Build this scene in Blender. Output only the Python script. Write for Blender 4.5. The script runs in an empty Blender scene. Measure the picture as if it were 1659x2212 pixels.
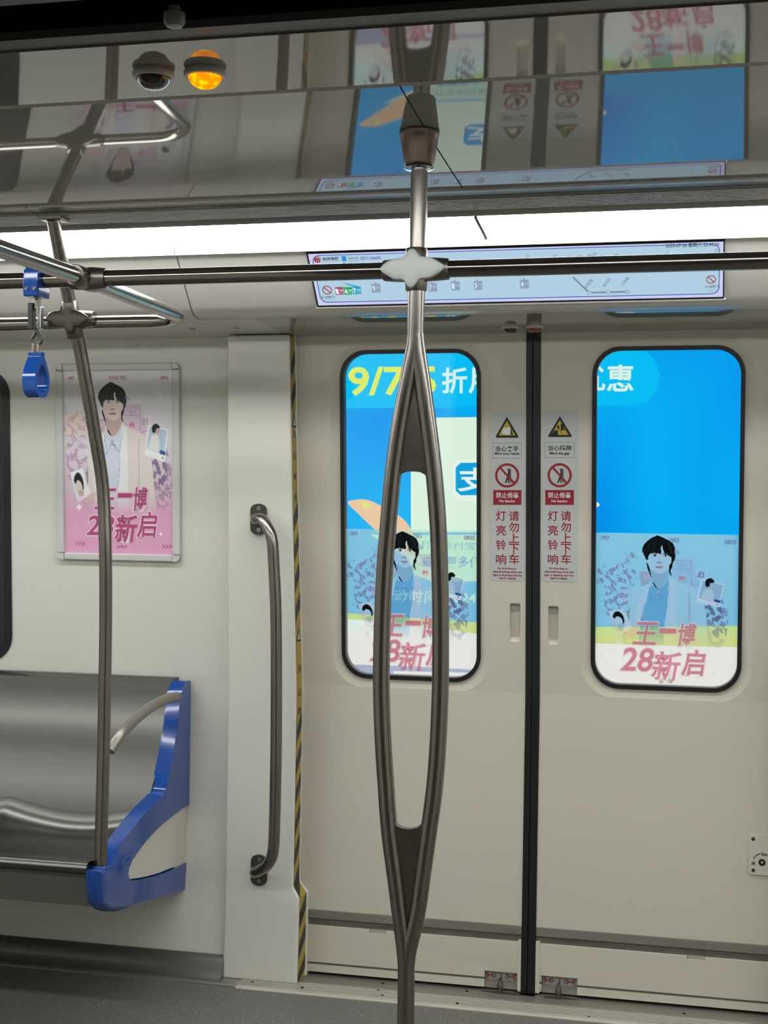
import bpy, bmesh, math, random
import numpy as np
from mathutils import Vector, Matrix
from mathutils.geometry import tessellate_polygon
random.seed(4)
SC = bpy.context.scene
COL = SC.collection

# ------------------------------------------------------------------ camera, world, exposure
F, CX, CY, EYE = 3067.0, 829.5, 1106.0, 1.36          # focal length and centre in pixels of 1659x2212
_d = Vector((-.013, 1, 0)).normalized()
_x = Vector((13029.5, 169, -3067)); _x -= _d*_x.dot(_d); _x.normalize()
_z = -_d; _y = _z.cross(_x)
cam = bpy.data.cameras.new('camera'); camo = bpy.data.objects.new('camera', cam); COL.objects.link(camo)
cam.sensor_fit = 'VERTICAL'; cam.sensor_height = 36; cam.lens = F/2212*36; cam.clip_start = .05
def c2w(v): return Vector((_x.dot(v), _y.dot(v), _z.dot(v)))
_r, _u, _f = c2w(Vector((1, 0, 0))), c2w(Vector((0, -1, 0))), c2w(Vector((0, 0, 1)))
camo.matrix_world = Matrix(((_r.x, _u.x, -_f.x, 0), (_r.y, _u.y, -_f.y, 0), (_r.z, _u.z, -_f.z, EYE), (0, 0, 0, 1)))
SC.camera = camo
w = bpy.data.worlds.new('world'); SC.world = w; w.use_nodes = True
w.node_tree.nodes['Background'].inputs[0].default_value = (.05, .055, .06, 1)
w.node_tree.nodes['Background'].inputs[1].default_value = 1.0
SC.view_settings.view_transform = 'Standard'; SC.view_settings.look = 'None'
SC.view_settings.gamma = 1; SC.view_settings.use_curve_mapping = False
SC.view_settings.exposure = 0.0
LIGHT_STRENGTH = 14.2      # train ceiling strips
PLATFORM_WATTS = 130.0     # platform lamp tubes behind the photographer
SC.cycles.max_bounces = 10; SC.cycles.transparent_max_bounces = 24; SC.cycles.sample_clamp_indirect = 6

# ------------------------------------------------------------------ sight lines -> planes
EYEP = Vector((0, 0, EYE))
def ray(px, py): return c2w(Vector(((px-CX)/F, (py-CY)/F, 1)))
def atY(px, py, Y): r = ray(px, py); return EYEP + r*(Y/r.y)
def atX(px, py, X): r = ray(px, py); return EYEP + r*(X/r.x)
def atZ(px, py, Z): r = ray(px, py); return EYEP + r*((Z-EYE)/r.z)
class Plane:
    """a real plane in the car with its own origin and axes; art is laid out in its own u, v metres"""
    def __init__(s, o, u, v):
        s.o, s.u, s.v = Vector(o), Vector(u).normalized(), Vector(v).normalized(); s.n = s.u.cross(s.v).normalized()
    def uv(s, px, py):
        r = ray(px, py); t = (s.o-EYEP).dot(s.n)/r.dot(s.n); p = EYEP+r*t-s.o
        return (p.dot(s.u), p.dot(s.v))
    def w(s, u, v, off=0): return s.o+s.u*u+s.v*v+s.n*off
    def uvs(s, pts): return [s.uv(*p) for p in pts]

# ------------------------------------------------------------------ materials
def srgb(c):
    if isinstance(c, str): c = tuple(int(c[i:i+2], 16) for i in (0, 2, 4))
    if max(c) > 1.001 or isinstance(c[0], int): c = tuple(x/255 for x in c)
    return tuple(x/12.92 if x <= .04045 else ((x+.055)/1.055)**2.4 for x in c[:3])+(1,)
MATS = {}
def mat(name, col, rough=.5, metal=0, ior=1.5, coat=0, var=0, scale=(20, 20, 20), bump=0, bscale=200, spec=.5, aniso=0):
    if name in MATS: return MATS[name]
    m = bpy.data.materials.new(name); m.use_nodes = True; nt = m.node_tree; b = nt.nodes['Principled BSDF']
    col = srgb(col)
    b.inputs['Base Color'].default_value = col; b.inputs['Roughness'].default_value = rough
    b.inputs['Metallic'].default_value = metal; b.inputs['IOR'].default_value = ior
    b.inputs['Coat Weight'].default_value = coat; b.inputs['Coat Roughness'].default_value = .04
    b.inputs['Specular IOR Level'].default_value = spec
    tc = nt.nodes.new('ShaderNodeTexCoord')
    if var:
        mp = nt.nodes.new('ShaderNodeMapping'); mp.inputs['Scale'].default_value = scale
        no = nt.nodes.new('ShaderNodeTexNoise'); no.inputs['Scale'].default_value = 1; no.inputs['Detail'].default_value = 4
        mx = nt.nodes.new('ShaderNodeMix'); mx.data_type = 'RGBA'
        nt.links.new(tc.outputs['Object'], mp.inputs[0]); nt.links.new(mp.outputs[0], no.inputs['Vector'])
        nt.links.new(no.outputs['Fac'], mx.inputs[0])
        mx.inputs[6].default_value = tuple(max(0, c*(1-var)) for c in col[:3])+(1,)
        mx.inputs[7].default_value = tuple(min(1, c*(1+var)) for c in col[:3])+(1,)
        nt.links.new(mx.outputs[2], b.inputs['Base Color'])
        if metal:
            mr = nt.nodes.new('ShaderNodeMapRange'); mr.inputs[3].default_value = max(.02, rough*.8); mr.inputs[4].default_value = rough*1.25
            nt.links.new(no.outputs['Fac'], mr.inputs[0]); nt.links.new(mr.outputs[0], b.inputs['Roughness'])
    if bump:
        n2 = nt.nodes.new('ShaderNodeTexNoise'); n2.inputs['Scale'].default_value = bscale
        nt.links.new(tc.outputs['Object'], n2.inputs['Vector'])
        bp = nt.nodes.new('ShaderNodeBump'); bp.inputs['Strength'].default_value = bump; bp.inputs['Distance'].default_value = .001
        nt.links.new(n2.outputs['Fac'], bp.inputs['Height']); nt.links.new(bp.outputs[0], b.inputs['Normal'])
    if aniso: b.inputs['Anisotropic'].default_value = aniso
    MATS[name] = m; return m
def emat(name, col, s=1.0):
    if name in MATS: return MATS[name]
    m = bpy.data.materials.new(name); m.use_nodes = True; nt = m.node_tree; nt.nodes.clear()
    e = nt.nodes.new('ShaderNodeEmission'); o = nt.nodes.new('ShaderNodeOutputMaterial')
    e.inputs[0].default_value = srgb(col); e.inputs[1].default_value = s
    nt.links.new(e.outputs[0], o.inputs[0]); MATS[name] = m; return m

ENAMEL = mat('wall_enamel', 'd3d2c8', .28, coat=.25, var=.03, scale=(3, 3, 3))
PILLARM = mat('pillar_enamel', 'd3d2c8', .22, coat=.35, var=.02, scale=(3, 3, 3))
DOORM = mat('door_enamel', 'c4bfb1', .34, var=.03, scale=(2, 2, 2), bump=.05, bscale=900)
GLOSS = mat('polished_ceiling_laminate', '8a8981', .035, ior=2.3)
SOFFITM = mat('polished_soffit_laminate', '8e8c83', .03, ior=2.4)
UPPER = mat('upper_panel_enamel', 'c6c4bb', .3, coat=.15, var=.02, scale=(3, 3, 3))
STEEL = mat('brushed_steel', '87827c', .27, 1, var=.24, scale=(150, 150, 2))
STEELX = mat('brushed_steel_rail', '78746d', .14, 1, var=.35, scale=(2, 150, 150))
SATIN = mat('satin_cast_steel', '78736c', .34, 1, var=.06, scale=(40, 40, 40))
PLATE = mat('painted_reflection_face', 'b4b9b6', .5, .15, var=.06, scale=(50, 50, 50))  # pale tone paints in the platform light reflected by the casting's flat face
BRONZE = mat('warm_brushed_steel', '564b41', .34, 1, var=.3, scale=(300, 300, 3))
BENCH = mat('bench_stainless', '676863', .3, 1)
ALU = mat('ridged_aluminium', '9a978d', .4, .7, var=.1, scale=(2, 80, 80))
ALUD = mat('diffuser_aluminium', '7b7a73', .35, .75, var=.05)
DARKM = mat('black_rubber', '0d1011', .45)
BLACK = mat('black_void', '040404', .9, spec=0)
GREYB = mat('dark_grey_bracket', '4a4b48', .35, .6)
BLUE = mat('blue_gloss_plastic', '0a4a9e', .14, coat=.5)
BLUED = mat('blue_shell', '0e4492', .16, coat=.4)
CREAM = mat('cream_shell', 'c9c6ba', .35)
WHITEP = mat('white_plastic', 'cfcdc4', .35)
FRAMEP = mat('frame_plastic', 'c6c7c3', .3)
CHROME = mat('chrome', 'b5b3ad', .12, 1)
KICK = mat('kick_strip_metal', '8b887f', .4, .5, var=.25, scale=(6, 60, 40))
GROOVE = mat('groove_grey', '6b6a61', .6)
STICKER = mat('sticker_white', 'b4b8b6', .35)
RED = mat('print_red', '8e1c2b', .5); INK = mat('print_black', '151515', .5); PYEL = mat('print_yellow', 'b5a12c', .5)
PWHITE = mat('print_white', 'cfcfcb', .5)
TAPEY = mat('tape_yellow', 'a98f3a', .5); TAPEK = mat('tape_black', '2a2a27', .5)
RUBG = mat('light_rubber_edge', 'c9cbc4', .4)

def glassmat():
    m = bpy.data.materials.new('window_glass'); m.use_nodes = True; nt = m.node_tree; nt.nodes.clear()
    t = nt.nodes.new('ShaderNodeBsdfTransparent'); g = nt.nodes.new('ShaderNodeBsdfGlossy'); mx = nt.nodes.new('ShaderNodeMixShader')
    fr = nt.nodes.new('ShaderNodeFresnel'); fr.inputs[0].default_value = 1.45; o = nt.nodes.new('ShaderNodeOutputMaterial')
    t.inputs[0].default_value = (.96, .98, .98, 1); g.inputs['Roughness'].default_value = .02
    nt.links.new(fr.outputs[0], mx.inputs[0]); nt.links.new(t.outputs[0], mx.inputs[1]); nt.links.new(g.outputs[0], mx.inputs[2]); nt.links.new(mx.outputs[0], o.inputs[0])
    return m
GLASS = glassmat()
def film(name, col=None, op=.5, attr=False):
    """translucent printed film: part see-through tinted by its ink, part lit from the room"""
    if name in MATS: return MATS[name]
    m = bpy.data.materials.new(name); m.use_nodes = True; nt = m.node_tree; nt.nodes.clear()
    t = nt.nodes.new('ShaderNodeBsdfTransparent'); g = nt.nodes.new('ShaderNodeBsdfDiffuse'); mx = nt.nodes.new('ShaderNodeMixShader')
    o = nt.nodes.new('ShaderNodeOutputMaterial')
    if attr:
        a = nt.nodes.new('ShaderNodeAttribute'); a.attribute_name = 'Col'
        nt.links.new(a.outputs['Color'], t.inputs[0]); nt.links.new(a.outputs['Color'], g.inputs[0]); nt.links.new(a.outputs['Alpha'], mx.inputs[0])
    else:
        t.inputs[0].default_value = srgb(col); g.inputs[0].default_value = srgb(col); mx.inputs[0].default_value = op
    nt.links.new(t.outputs[0], mx.inputs[1]); nt.links.new(g.outputs[0], mx.inputs[2]); nt.links.new(mx.outputs[0], o.inputs[0])
    MATS[name] = m; return m
def attrmat():
    m = bpy.data.materials.new('poster_paper'); m.use_nodes = True; nt = m.node_tree; b = nt.nodes['Principled BSDF']
    a = nt.nodes.new('ShaderNodeAttribute'); a.attribute_name = 'Col'; nt.links.new(a.outputs['Color'], b.inputs['Base Color'])
    b.inputs['Roughness'].default_value = .35
    return m
PAPER = attrmat(); FILMART = film('window_film', attr=True)

# ------------------------------------------------------------------ objects
def tag(o, label=None, cat=None, group=None, kind=None):
    if label: o['label'] = label
    if cat: o['category'] = cat
    if group: o['group'] = group
    if kind: o['kind'] = kind
    return o
def empty(name, loc=(0, 0, 0), label=None, cat=None, group=None, kind=None, parent=None):
    o = bpy.data.objects.new(name, None); COL.objects.link(o); o.empty_display_size = .05
    if parent: o.parent = parent; o.matrix_parent_inverse = parent_inv(parent)
    o.location = loc
    return tag(o, label, cat, group, kind)
def parent_inv(p):
    m = Matrix.Translation(p.location) if p.parent is None else p.parent_mat @ Matrix.Translation(p.location) if False else Matrix.Translation(p.location)
    return m.inverted()
def mob(name, verts, faces, m, parent=None, smooth=False, bevel=0, bseg=2, autosmooth=False):
    me = bpy.data.meshes.new(name); me.from_pydata([tuple(v) for v in verts], [], faces)
    bm = bmesh.new(); bm.from_mesh(me); bmesh.ops.remove_doubles(bm, verts=bm.verts, dist=1e-6); bmesh.ops.recalc_face_normals(bm, faces=bm.faces)
    bm.to_mesh(me); bm.free(); me.update()
    if m: me.materials.append(m)
    o = bpy.data.objects.new(name, me); COL.objects.link(o)
    if parent is not None:
        o.parent = parent
        o.matrix_parent_inverse = Matrix.Identity(4) if parent.get('_w') is None else Matrix.Identity(4)
        if parent.type == 'EMPTY': o.matrix_parent_inverse = Matrix.Translation(parent.location).inverted()
    if smooth:
        for p in me.polygons: p.use_smooth = True
        if autosmooth: me.set_sharp_from_angle(angle=math.radians(40))
    if bevel:
        b = o.modifiers.new('bevel', 'BEVEL'); b.width = bevel; b.segments = bseg; b.limit_method = 'ANGLE'; b.angle_limit = math.radians(35)
        for p in me.polygons: p.use_smooth = True
        me.set_sharp_from_angle(angle=math.radians(35)); b.harden_normals = True
    return o
def box(name, a, b, m, parent=None, bevel=0):
    x0, y0, z0 = [min(a[i], b[i]) for i in range(3)]; x1, y1, z1 = [max(a[i], b[i]) for i in range(3)]
    v = [(x, y, z) for x in (x0, x1) for y in (y0, y1) for z in (z0, z1)]
    f = [(0, 1, 3, 2), (4, 6, 7, 5), (0, 4, 5, 1), (2, 3, 7, 6), (0, 2, 6, 4), (1, 5, 7, 3)]
    return mob(name, v, f, m, parent, bevel=bevel)
def smooth_path(pts, n=6, closed=False):
    P = [np.array(p, float) for p in pts]; out = []
    N = len(P)
    rng = range(N) if closed else range(N-1)
    for i in rng:
        p0 = P[(i-1) % N] if closed or i > 0 else 2*P[0]-P[1]
        p1 = P[i]; p2 = P[(i+1) % N]
        p3 = P[(i+2) % N] if closed or i+2 < N else 2*P[-1]-P[-2]
        for k in range(n):
            t = k/n
            out.append(.5*((2*p1)+(-p0+p2)*t+(2*p0-5*p1+4*p2-p3)*t*t+(-p0+3*p1-3*p2+p3)*t**3))
    if not closed: out.append(P[-1])
    return out
def tube_data(pts, r, n=24, caps=True):
    pts = [Vector(p) for p in pts]; R = r if isinstance(r, (list, tuple)) else [r]*len(pts)
    V, Fc = [], []; t0 = (pts[1]-pts[0]).normalized()
    a = Vector((0, 0, 1)) if abs(t0.z) < .9 else Vector((1, 0, 0))
    nrm = (a-t0*a.dot(t0)).normalized(); prev = t0
    for i, p in enumerate(pts):
        t = (pts[min(i+1, len(pts)-1)]-pts[max(i-1, 0)]).normalized()
        nrm = prev.rotation_difference(t) @ nrm; nrm = (nrm-t*nrm.dot(t)).normalized(); prev = t; bn = t.cross(nrm)
        for k in range(n):
            an = 2*math.pi*k/n; V.append(p+nrm*(R[i]*math.cos(an))+bn*(R[i]*math.sin(an)))
    for i in range(len(pts)-1):
        for k in range(n):
            a0, b0 = i*n+k, i*n+(k+1) % n; Fc.append((a0, b0, b0+n, a0+n))
    if caps: Fc.append(tuple(range(n))[::-1]); Fc.append(tuple((len(pts)-1)*n+k for k in range(n)))
    return V, Fc
def tube(name, pts, r, m, parent=None, n=24):
    V, Fc = tube_data(pts, r, n); return mob(name, V, Fc, m, parent, smooth=True, autosmooth=True)
def lathe(name, prof, c, m, parent=None, n=32, axis=None):
    """prof: (radius, height) pairs about a vertical (or given) axis through c"""
    ax = Vector(axis or (0, 0, 1)).normalized(); a = Vector((1, 0, 0)) if abs(ax.x) < .9 else Vector((0, 1, 0))
    e1 = (a-ax*a.dot(ax)).normalized(); e2 = ax.cross(e1); c = Vector(c); V = []; Fc = []
    for (r, h) in prof:
        for k in range(n):
            t = 2*math.pi*k/n; V.append(c+ax*h+e1*(r*math.cos(t))+e2*(r*math.sin(t)))
    for i in range(len(prof)-1):
        for k in range(n): Fc.append((i*n+k, i*n+(k+1) % n, (i+1)*n+(k+1) % n, (i+1)*n+k))
    if prof[0][0] > 1e-5: Fc.append(tuple(range(n))[::-1])
    if prof[-1][0] > 1e-5: Fc.append(tuple((len(prof)-1)*n+k for k in range(n)))
    return mob(name, V, Fc, m, parent, smooth=True, autosmooth=True)
def prism_data(P, outer, holes=(), d0=0.0, d1=.001):
    """solid plate on plane P between offsets d0 and d1, outlines in uv"""
    rings = [list(outer)]+[list(h) for h in holes]
    tri = tessellate_polygon([[Vector((u, v, 0)) for u, v in r] for r in rings])
    flat = [p for r in rings for p in r]; n = len(flat)
    V = [P.w(u, v, d1) for u, v in flat]+[P.w(u, v, d0) for u, v in flat]
    Fc = [tuple(t) for t in tri]+[tuple(i+n for i in reversed(t)) for t in tri]
    s = 0
    for r in rings:
        k = len(r)
        for i in range(k): a, b = s+i, s+(i+1) % k; Fc.append((a, b, b+n, a+n))
        s += k
    return V, Fc
def prism(name, P, outer, m, parent=None, holes=(), d0=0.0, d1=.001, bevel=0, bseg=2):
    V, Fc = prism_data(P, outer, holes, d0, d1)
    return mob(name, V, Fc, m, parent, bevel=bevel, bseg=bseg)
def multi(name, items, m, parent=None):
    V, Fc = [], []
    for v, f in items:
        s = len(V); V += list(v); Fc += [tuple(i+s for i in q) for q in f]
    return mob(name, V, Fc, m, parent)
def rrect(u0, v0, u1, v1, r, n=8):
    out = []
    for cx, cy, a in ((u1-r, v1-r, 0), (u0+r, v1-r, 90), (u0+r, v0+r, 180), (u1-r, v0+r, 270)):
        for k in range(n+1):
            t = math.radians(a+90*k/n); out.append((cx+r*math.cos(t), cy+r*math.sin(t)))
    return out
def rect(u0, v0, u1, v1): return [(u0, v0), (u1, v0), (u1, v1), (u0, v1)]
def disc(cx, cy, r, n=32, ry=None): return [(cx+r*math.cos(2*math.pi*k/n), cy+(ry or r)*math.sin(2*math.pi*k/n)) for k in range(n)]
def line(p, q, w):
    p, q = np.array(p), np.array(q); t = (q-p)/np.linalg.norm(q-p); n = np.array((-t[1], t[0]))*w/2
    return [tuple(p+n), tuple(p-n), tuple(q-n), tuple(q+n)]
def extrude_x(name, prof, x0, x1, m, parent=None, smooth=False, bevel=0):
    """closed (Y,Z) profile drawn along the car"""
    n = len(prof); tri = tessellate_polygon([[Vector((y, z, 0)) for y, z in prof]])
    V = [(x0, y, z) for y, z in prof]+[(x1, y, z) for y, z in prof]
    Fc = [(i, (i+1) % n, (i+1) % n+n, i+n) for i in range(n)]+[tuple(t) for t in tri]+[tuple(i+n for i in reversed(t)) for t in tri]
    return mob(name, V, Fc, m, parent, smooth=smooth, autosmooth=True, bevel=bevel)
_tc = {}
def glyphs(body, bold=0.0, shear=0.0):
    key = (body, bold, shear)
    if key not in _tc:
        cu = bpy.data.curves.new('tmp_text', 'FONT'); cu.body = body; cu.offset = bold; cu.shear = shear; cu.resolution_u = 3; cu.fill_mode = 'FRONT'
        cu.space_line = .8; cu.align_x = 'CENTER'
        o = bpy.data.objects.new('tmp_text', cu); COL.objects.link(o)
        bpy.context.view_layer.update(); dg = bpy.context.evaluated_depsgraph_get()
        me = bpy.data.meshes.new_from_object(o.evaluated_get(dg))
        V = np.array([v.co[:2] for v in me.vertices]) if len(me.vertices) else np.zeros((1, 2)); Fc = [tuple(p.vertices) for p in me.polygons]
        bpy.data.objects.remove(o); bpy.data.curves.remove(cu); bpy.data.meshes.remove(me)
        _tc[key] = (V, Fc)
    return _tc[key]
def text_data(P, body, u0, v0, u1, v1, off=.0012, bold=0, shear=0, grow=0, rot=0):
    V, Fc = glyphs(body, bold, shear); lo, hi = V.min(0), V.max(0); q = (V-lo)/np.maximum(hi-lo, 1e-6)-.5
    W, H = (u1-u0)+2*grow, (v1-v0)+2*grow; cu, cv = (u0+u1)/2, (v0+v1)/2; c, s = math.cos(rot), math.sin(rot)
    return [P.w(cu+a*W*c-b*H*s, cv+a*W*s+b*H*c, off) for a, b in q], Fc
def text(name, P, body, px, m, parent, off=.0012, bold=.02, shear=0, rot=0):
    """px = (left, top, right, bottom) in photo pixels, fitted on the plane"""
    ym, xm = (px[1]+px[3])/2, (px[0]+px[2])/2
    u0, u1 = P.uv(px[0], ym)[0], P.uv(px[2], ym)[0]; v1, v0 = P.uv(xm, px[1])[1], P.uv(xm, px[3])[1]
    V, Fc = text_data(P, body, u0, v0, u1, v1, off, bold, shear, 0, rot)
    return mob(name, V, Fc, m, parent)
def pxrect(P, a, b, c, d):
    u0, v1 = P.uv(a, b); u1, v0 = P.uv(c, d); return rect(u0, v0, u1, v1)

# ------------------------------------------------------------------ key planes
ZB, ZT = .85, 1.866
sU = (3.94-4.02)/1.015
UD = Plane((0, 4.02, ZB), (1, 0, 0), (0, sU, 1))          # upper door plane, leaning in
LD = Plane((0, 4.0, 0), (1, 0, 0), (0, .02/.85, 1))       # lower door plane
UDV = math.hypot(sU, 1)                                    # v per metre of height
def dz(z): return (z-ZB)*UDV
WP = Plane((0, 4.0, .83), (1, 0, 0), (0, -.05/1.038, 1))   # wall left of the doors
SEAM = -.505

# ================================================================== STRUCTURE
# floor
def floor_mat():
    m = mat('speckled_floor', '5b5b57', .5); nt = m.node_tree; b = nt.nodes['Principled BSDF']
    tc = nt.nodes.new('ShaderNodeTexCoord'); n = nt.nodes.new('ShaderNodeTexNoise'); n.inputs['Scale'].default_value = 130; n.inputs['Detail'].default_value = 2
    cr = nt.nodes.new('ShaderNodeValToRGB'); cr.color_ramp.elements[0].position = .6; cr.color_ramp.elements[0].color = srgb('666560')
    cr.color_ramp.elements[1].position = .8; cr.color_ramp.elements[1].color = srgb('b2b1ab')
    n2 = nt.nodes.new('ShaderNodeTexNoise'); n2.inputs['Scale'].default_value = 14; n2.inputs['Detail'].default_value = 5
    mx = nt.nodes.new('ShaderNodeMix'); mx.data_type = 'RGBA'; mx.blend_type = 'MULTIPLY'; mx.inputs[0].default_value = .2
    nt.links.new(tc.outputs['Object'], n.inputs[0]); nt.links.new(tc.outputs['Object'], n2.inputs[0])
    nt.links.new(n.outputs[0], cr.inputs[0]); nt.links.new(cr.outputs[0], mx.inputs[6]); nt.links.new(n2.outputs[0], mx.inputs[7])
    nt.links.new(mx.outputs[2], b.inputs['Base Color']); return m
XL, XR = -5.0, 3.0
NC = 2.69                                                  # car centre line
def mir(y): return 2*NC-y
fl = box('floor', (XL, 1.36, -.05), (XR, 4.05, 0), floor_mat()); tag(fl, 'dark grey speckled rubber floor of the train car', 'floor', kind='structure')

# back wall (left and right of the doors), curved in section
wall_prof = [(3.95, 1.90), (3.95, 1.868), (4.0, .83), (3.985, .45), (3.93, .02), (3.93, 0), (4.10, 0), (4.10, 1.90)]
XPL, XPR = -1.385, .385                                    # outer edges of the two door pillars
DL, DR = -1.2, .2
WX = [(-4.4, -3.2), (-3.09+.0, -2.085)]
# side window at the left edge of the picture
u1w = WP.uv(18, 1100)[0]; v0w, v1w = WP.uv(0, 1420)[1], WP.uv(0, 806)[1]
U1, V0, V1 = u1w-.003, v0w, v1w
def wsec(n, x0, x1, hole=None):
    up = [(x0, 0), (x1, 0), (x1, (1.9-.83)*1.0012), (x0, (1.9-.83)*1.0012)]
    o = prism('wall_panel', WP, up, ENAMEL, n, holes=[hole] if hole else (), d0=-.09, d1=0); 
    low = [(3.9995, .8305), (3.987, .45), (3.93, .02), (3.93, 0), (4.095, 0), (4.095, .8305)]
    extrude_x('wall_panel', low, x0, x1, ENAMEL, n)
wb = empty('wall_back', (-2.5, 4.05, 0), 'warm white enamelled side wall behind the bench and around the far doors', 'wall', kind='structure')
hole = rrect(U1-1.15, V0, U1, V1, .07)
wsec(wb, XL, XPL+.01, hole); wsec(wb, XPR-.01, XR)
# seam line in the wall at the bench height
sy = WP.uv(450, 1506)[1]
prism('joint', WP, [(-1.52, sy-.0008), (-1.38, sy-.0008), (-1.38, sy+.0008), (-1.52, sy+.0008)], GROOVE, wb, d0=-.001, d1=.0006)
# wall strip above doors behind soffit
box('wall_panel', (XPL, 3.96, 1.875), (XPR, 4.1, 1.95), ENAMEL, wb)
wn = empty('window_1', (U1-.6, 4.0, 1.3), 'dark saloon window at the left edge behind the bench', 'window', kind='structure')
prism('window_gasket', WP, rrect(U1-1.162, V0-.012, U1+.012, V1+.012, .08), DARKM, wn, holes=[rrect(U1-1.14, V0+.012, U1-.012, V1-.012, .06)], d0=-.012, d1=.004)
prism('pane', WP, rrect(U1-1.15, V0, U1, V1, .07), GLASS, wn, d0=-.03, d1=-.024)
box('tunnel_lining', (U1-1.6, 4.5, .6), (U1+.3, 4.52, 2.0), mat('tunnel_dark', '101211', .7), wn)

# baseboard cove under the bench
bbp = [(3.93, .062), (3.92, .058), (3.905, .045), (3.898, .028), (3.89, .012), (3.875, .004), (3.93, .0035)]
bb = extrude_x('baseboard_back', bbp, XL, XPL+.004, mat('baseboard_steel', '6f6f6b', .38, .6, var=.08, scale=(4, 60, 60)), smooth=True)
tag(bb, 'dark satin metal cove strip along the foot of the side wall', 'baseboard', kind='structure')

# threshold plate : ridged aluminium
th = empty('threshold_plate', (SEAM, 3.92, 0), 'ridged aluminium door sill plate with small dark screws', 'sill', kind='structure')
prof = [(3.838, 0), (3.838, .003), (3.852, .004), (3.854, .0025)]
y = 3.858
for k in range(7): prof += [(y, .0025), (y+.0015, .005), (y+.0065, .005), (y+.008, .0025)]; y += .0105
prof += [(3.935, .0045), (4.02, .0045), (4.02, 0)]
extrude_x('ridged_plate', prof, XPL+.06, XPR, ALU, th)
extrude_x('edge_strip', [(3.832, 0), (3.832, .003), (3.838, .0062), (3.852, .0062), (3.856, .0035), (3.856, 0)], -1.318, XPR, mat('pale_edge_metal', 'b9b6aa', .35, .3), th)
extrude_x('edge_strip', [(3.845, 0), (3.845, .003), (3.85, .006), (3.858, .006), (3.862, .0035), (3.905, .0035), (3.905, 0)], XL, -1.322, ALU, th)
for px, py in ((282, 2086), (290, 2093), (455, 2110), (545, 2121), (653, 2133), (826, 2150), (817, 2139), (988, 2167), (827, 2124), (1008, 2141), (1272, 2196), (1478, 2189)):
    p = atZ(px, py, .005); prism('screw', Plane((p.x, p.y, 0), (1, 0, 0), (0, 1, 0)), disc(0, 0, .0042, 12, .003), BLACK, th, d0=.003, d1=.0057)

# ---- ceiling
def zc(y): return 2.08+.035*(3.1-y)+.035*(3.1-y)**2
ceil = empty('ceiling', (SEAM, NC, 2.1), 'polished grey ceiling panels reflecting the doors', 'ceiling', kind='structure')
JX = [XL, -4.0, -2.28, -.56, 1.16, XR]
for a, b in zip(JX[:-1], JX[1:]):
    ys = np.linspace(2.28, 3.1, 15); pr = [(y, zc(y)) for y in ys]
    extrude_x('ceiling_panel', pr+[(3.1, 2.16), (2.28, 2.16)], a+.0015, b-.0015, GLOSS, ceil, smooth=True)
    if a > XL: box('joint_strip', (a-.0014, 2.28, 2.07+.06), (a+.0014, 3.1, 2.162), CHROME, ceil)
ys = np.linspace(2.28, mir(3.1), 3)
box('ceiling_panel', (XL, 1.3, 2.2), (XR, 4.1, 2.24), BLACK, ceil)
extrude_x('near_panel', [(2.28, zc(2.28)), (mir(3.1), 2.08), (mir(3.1), 2.16), (2.28, 2.16)], XL, XR, GLOSS, ceil)

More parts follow.
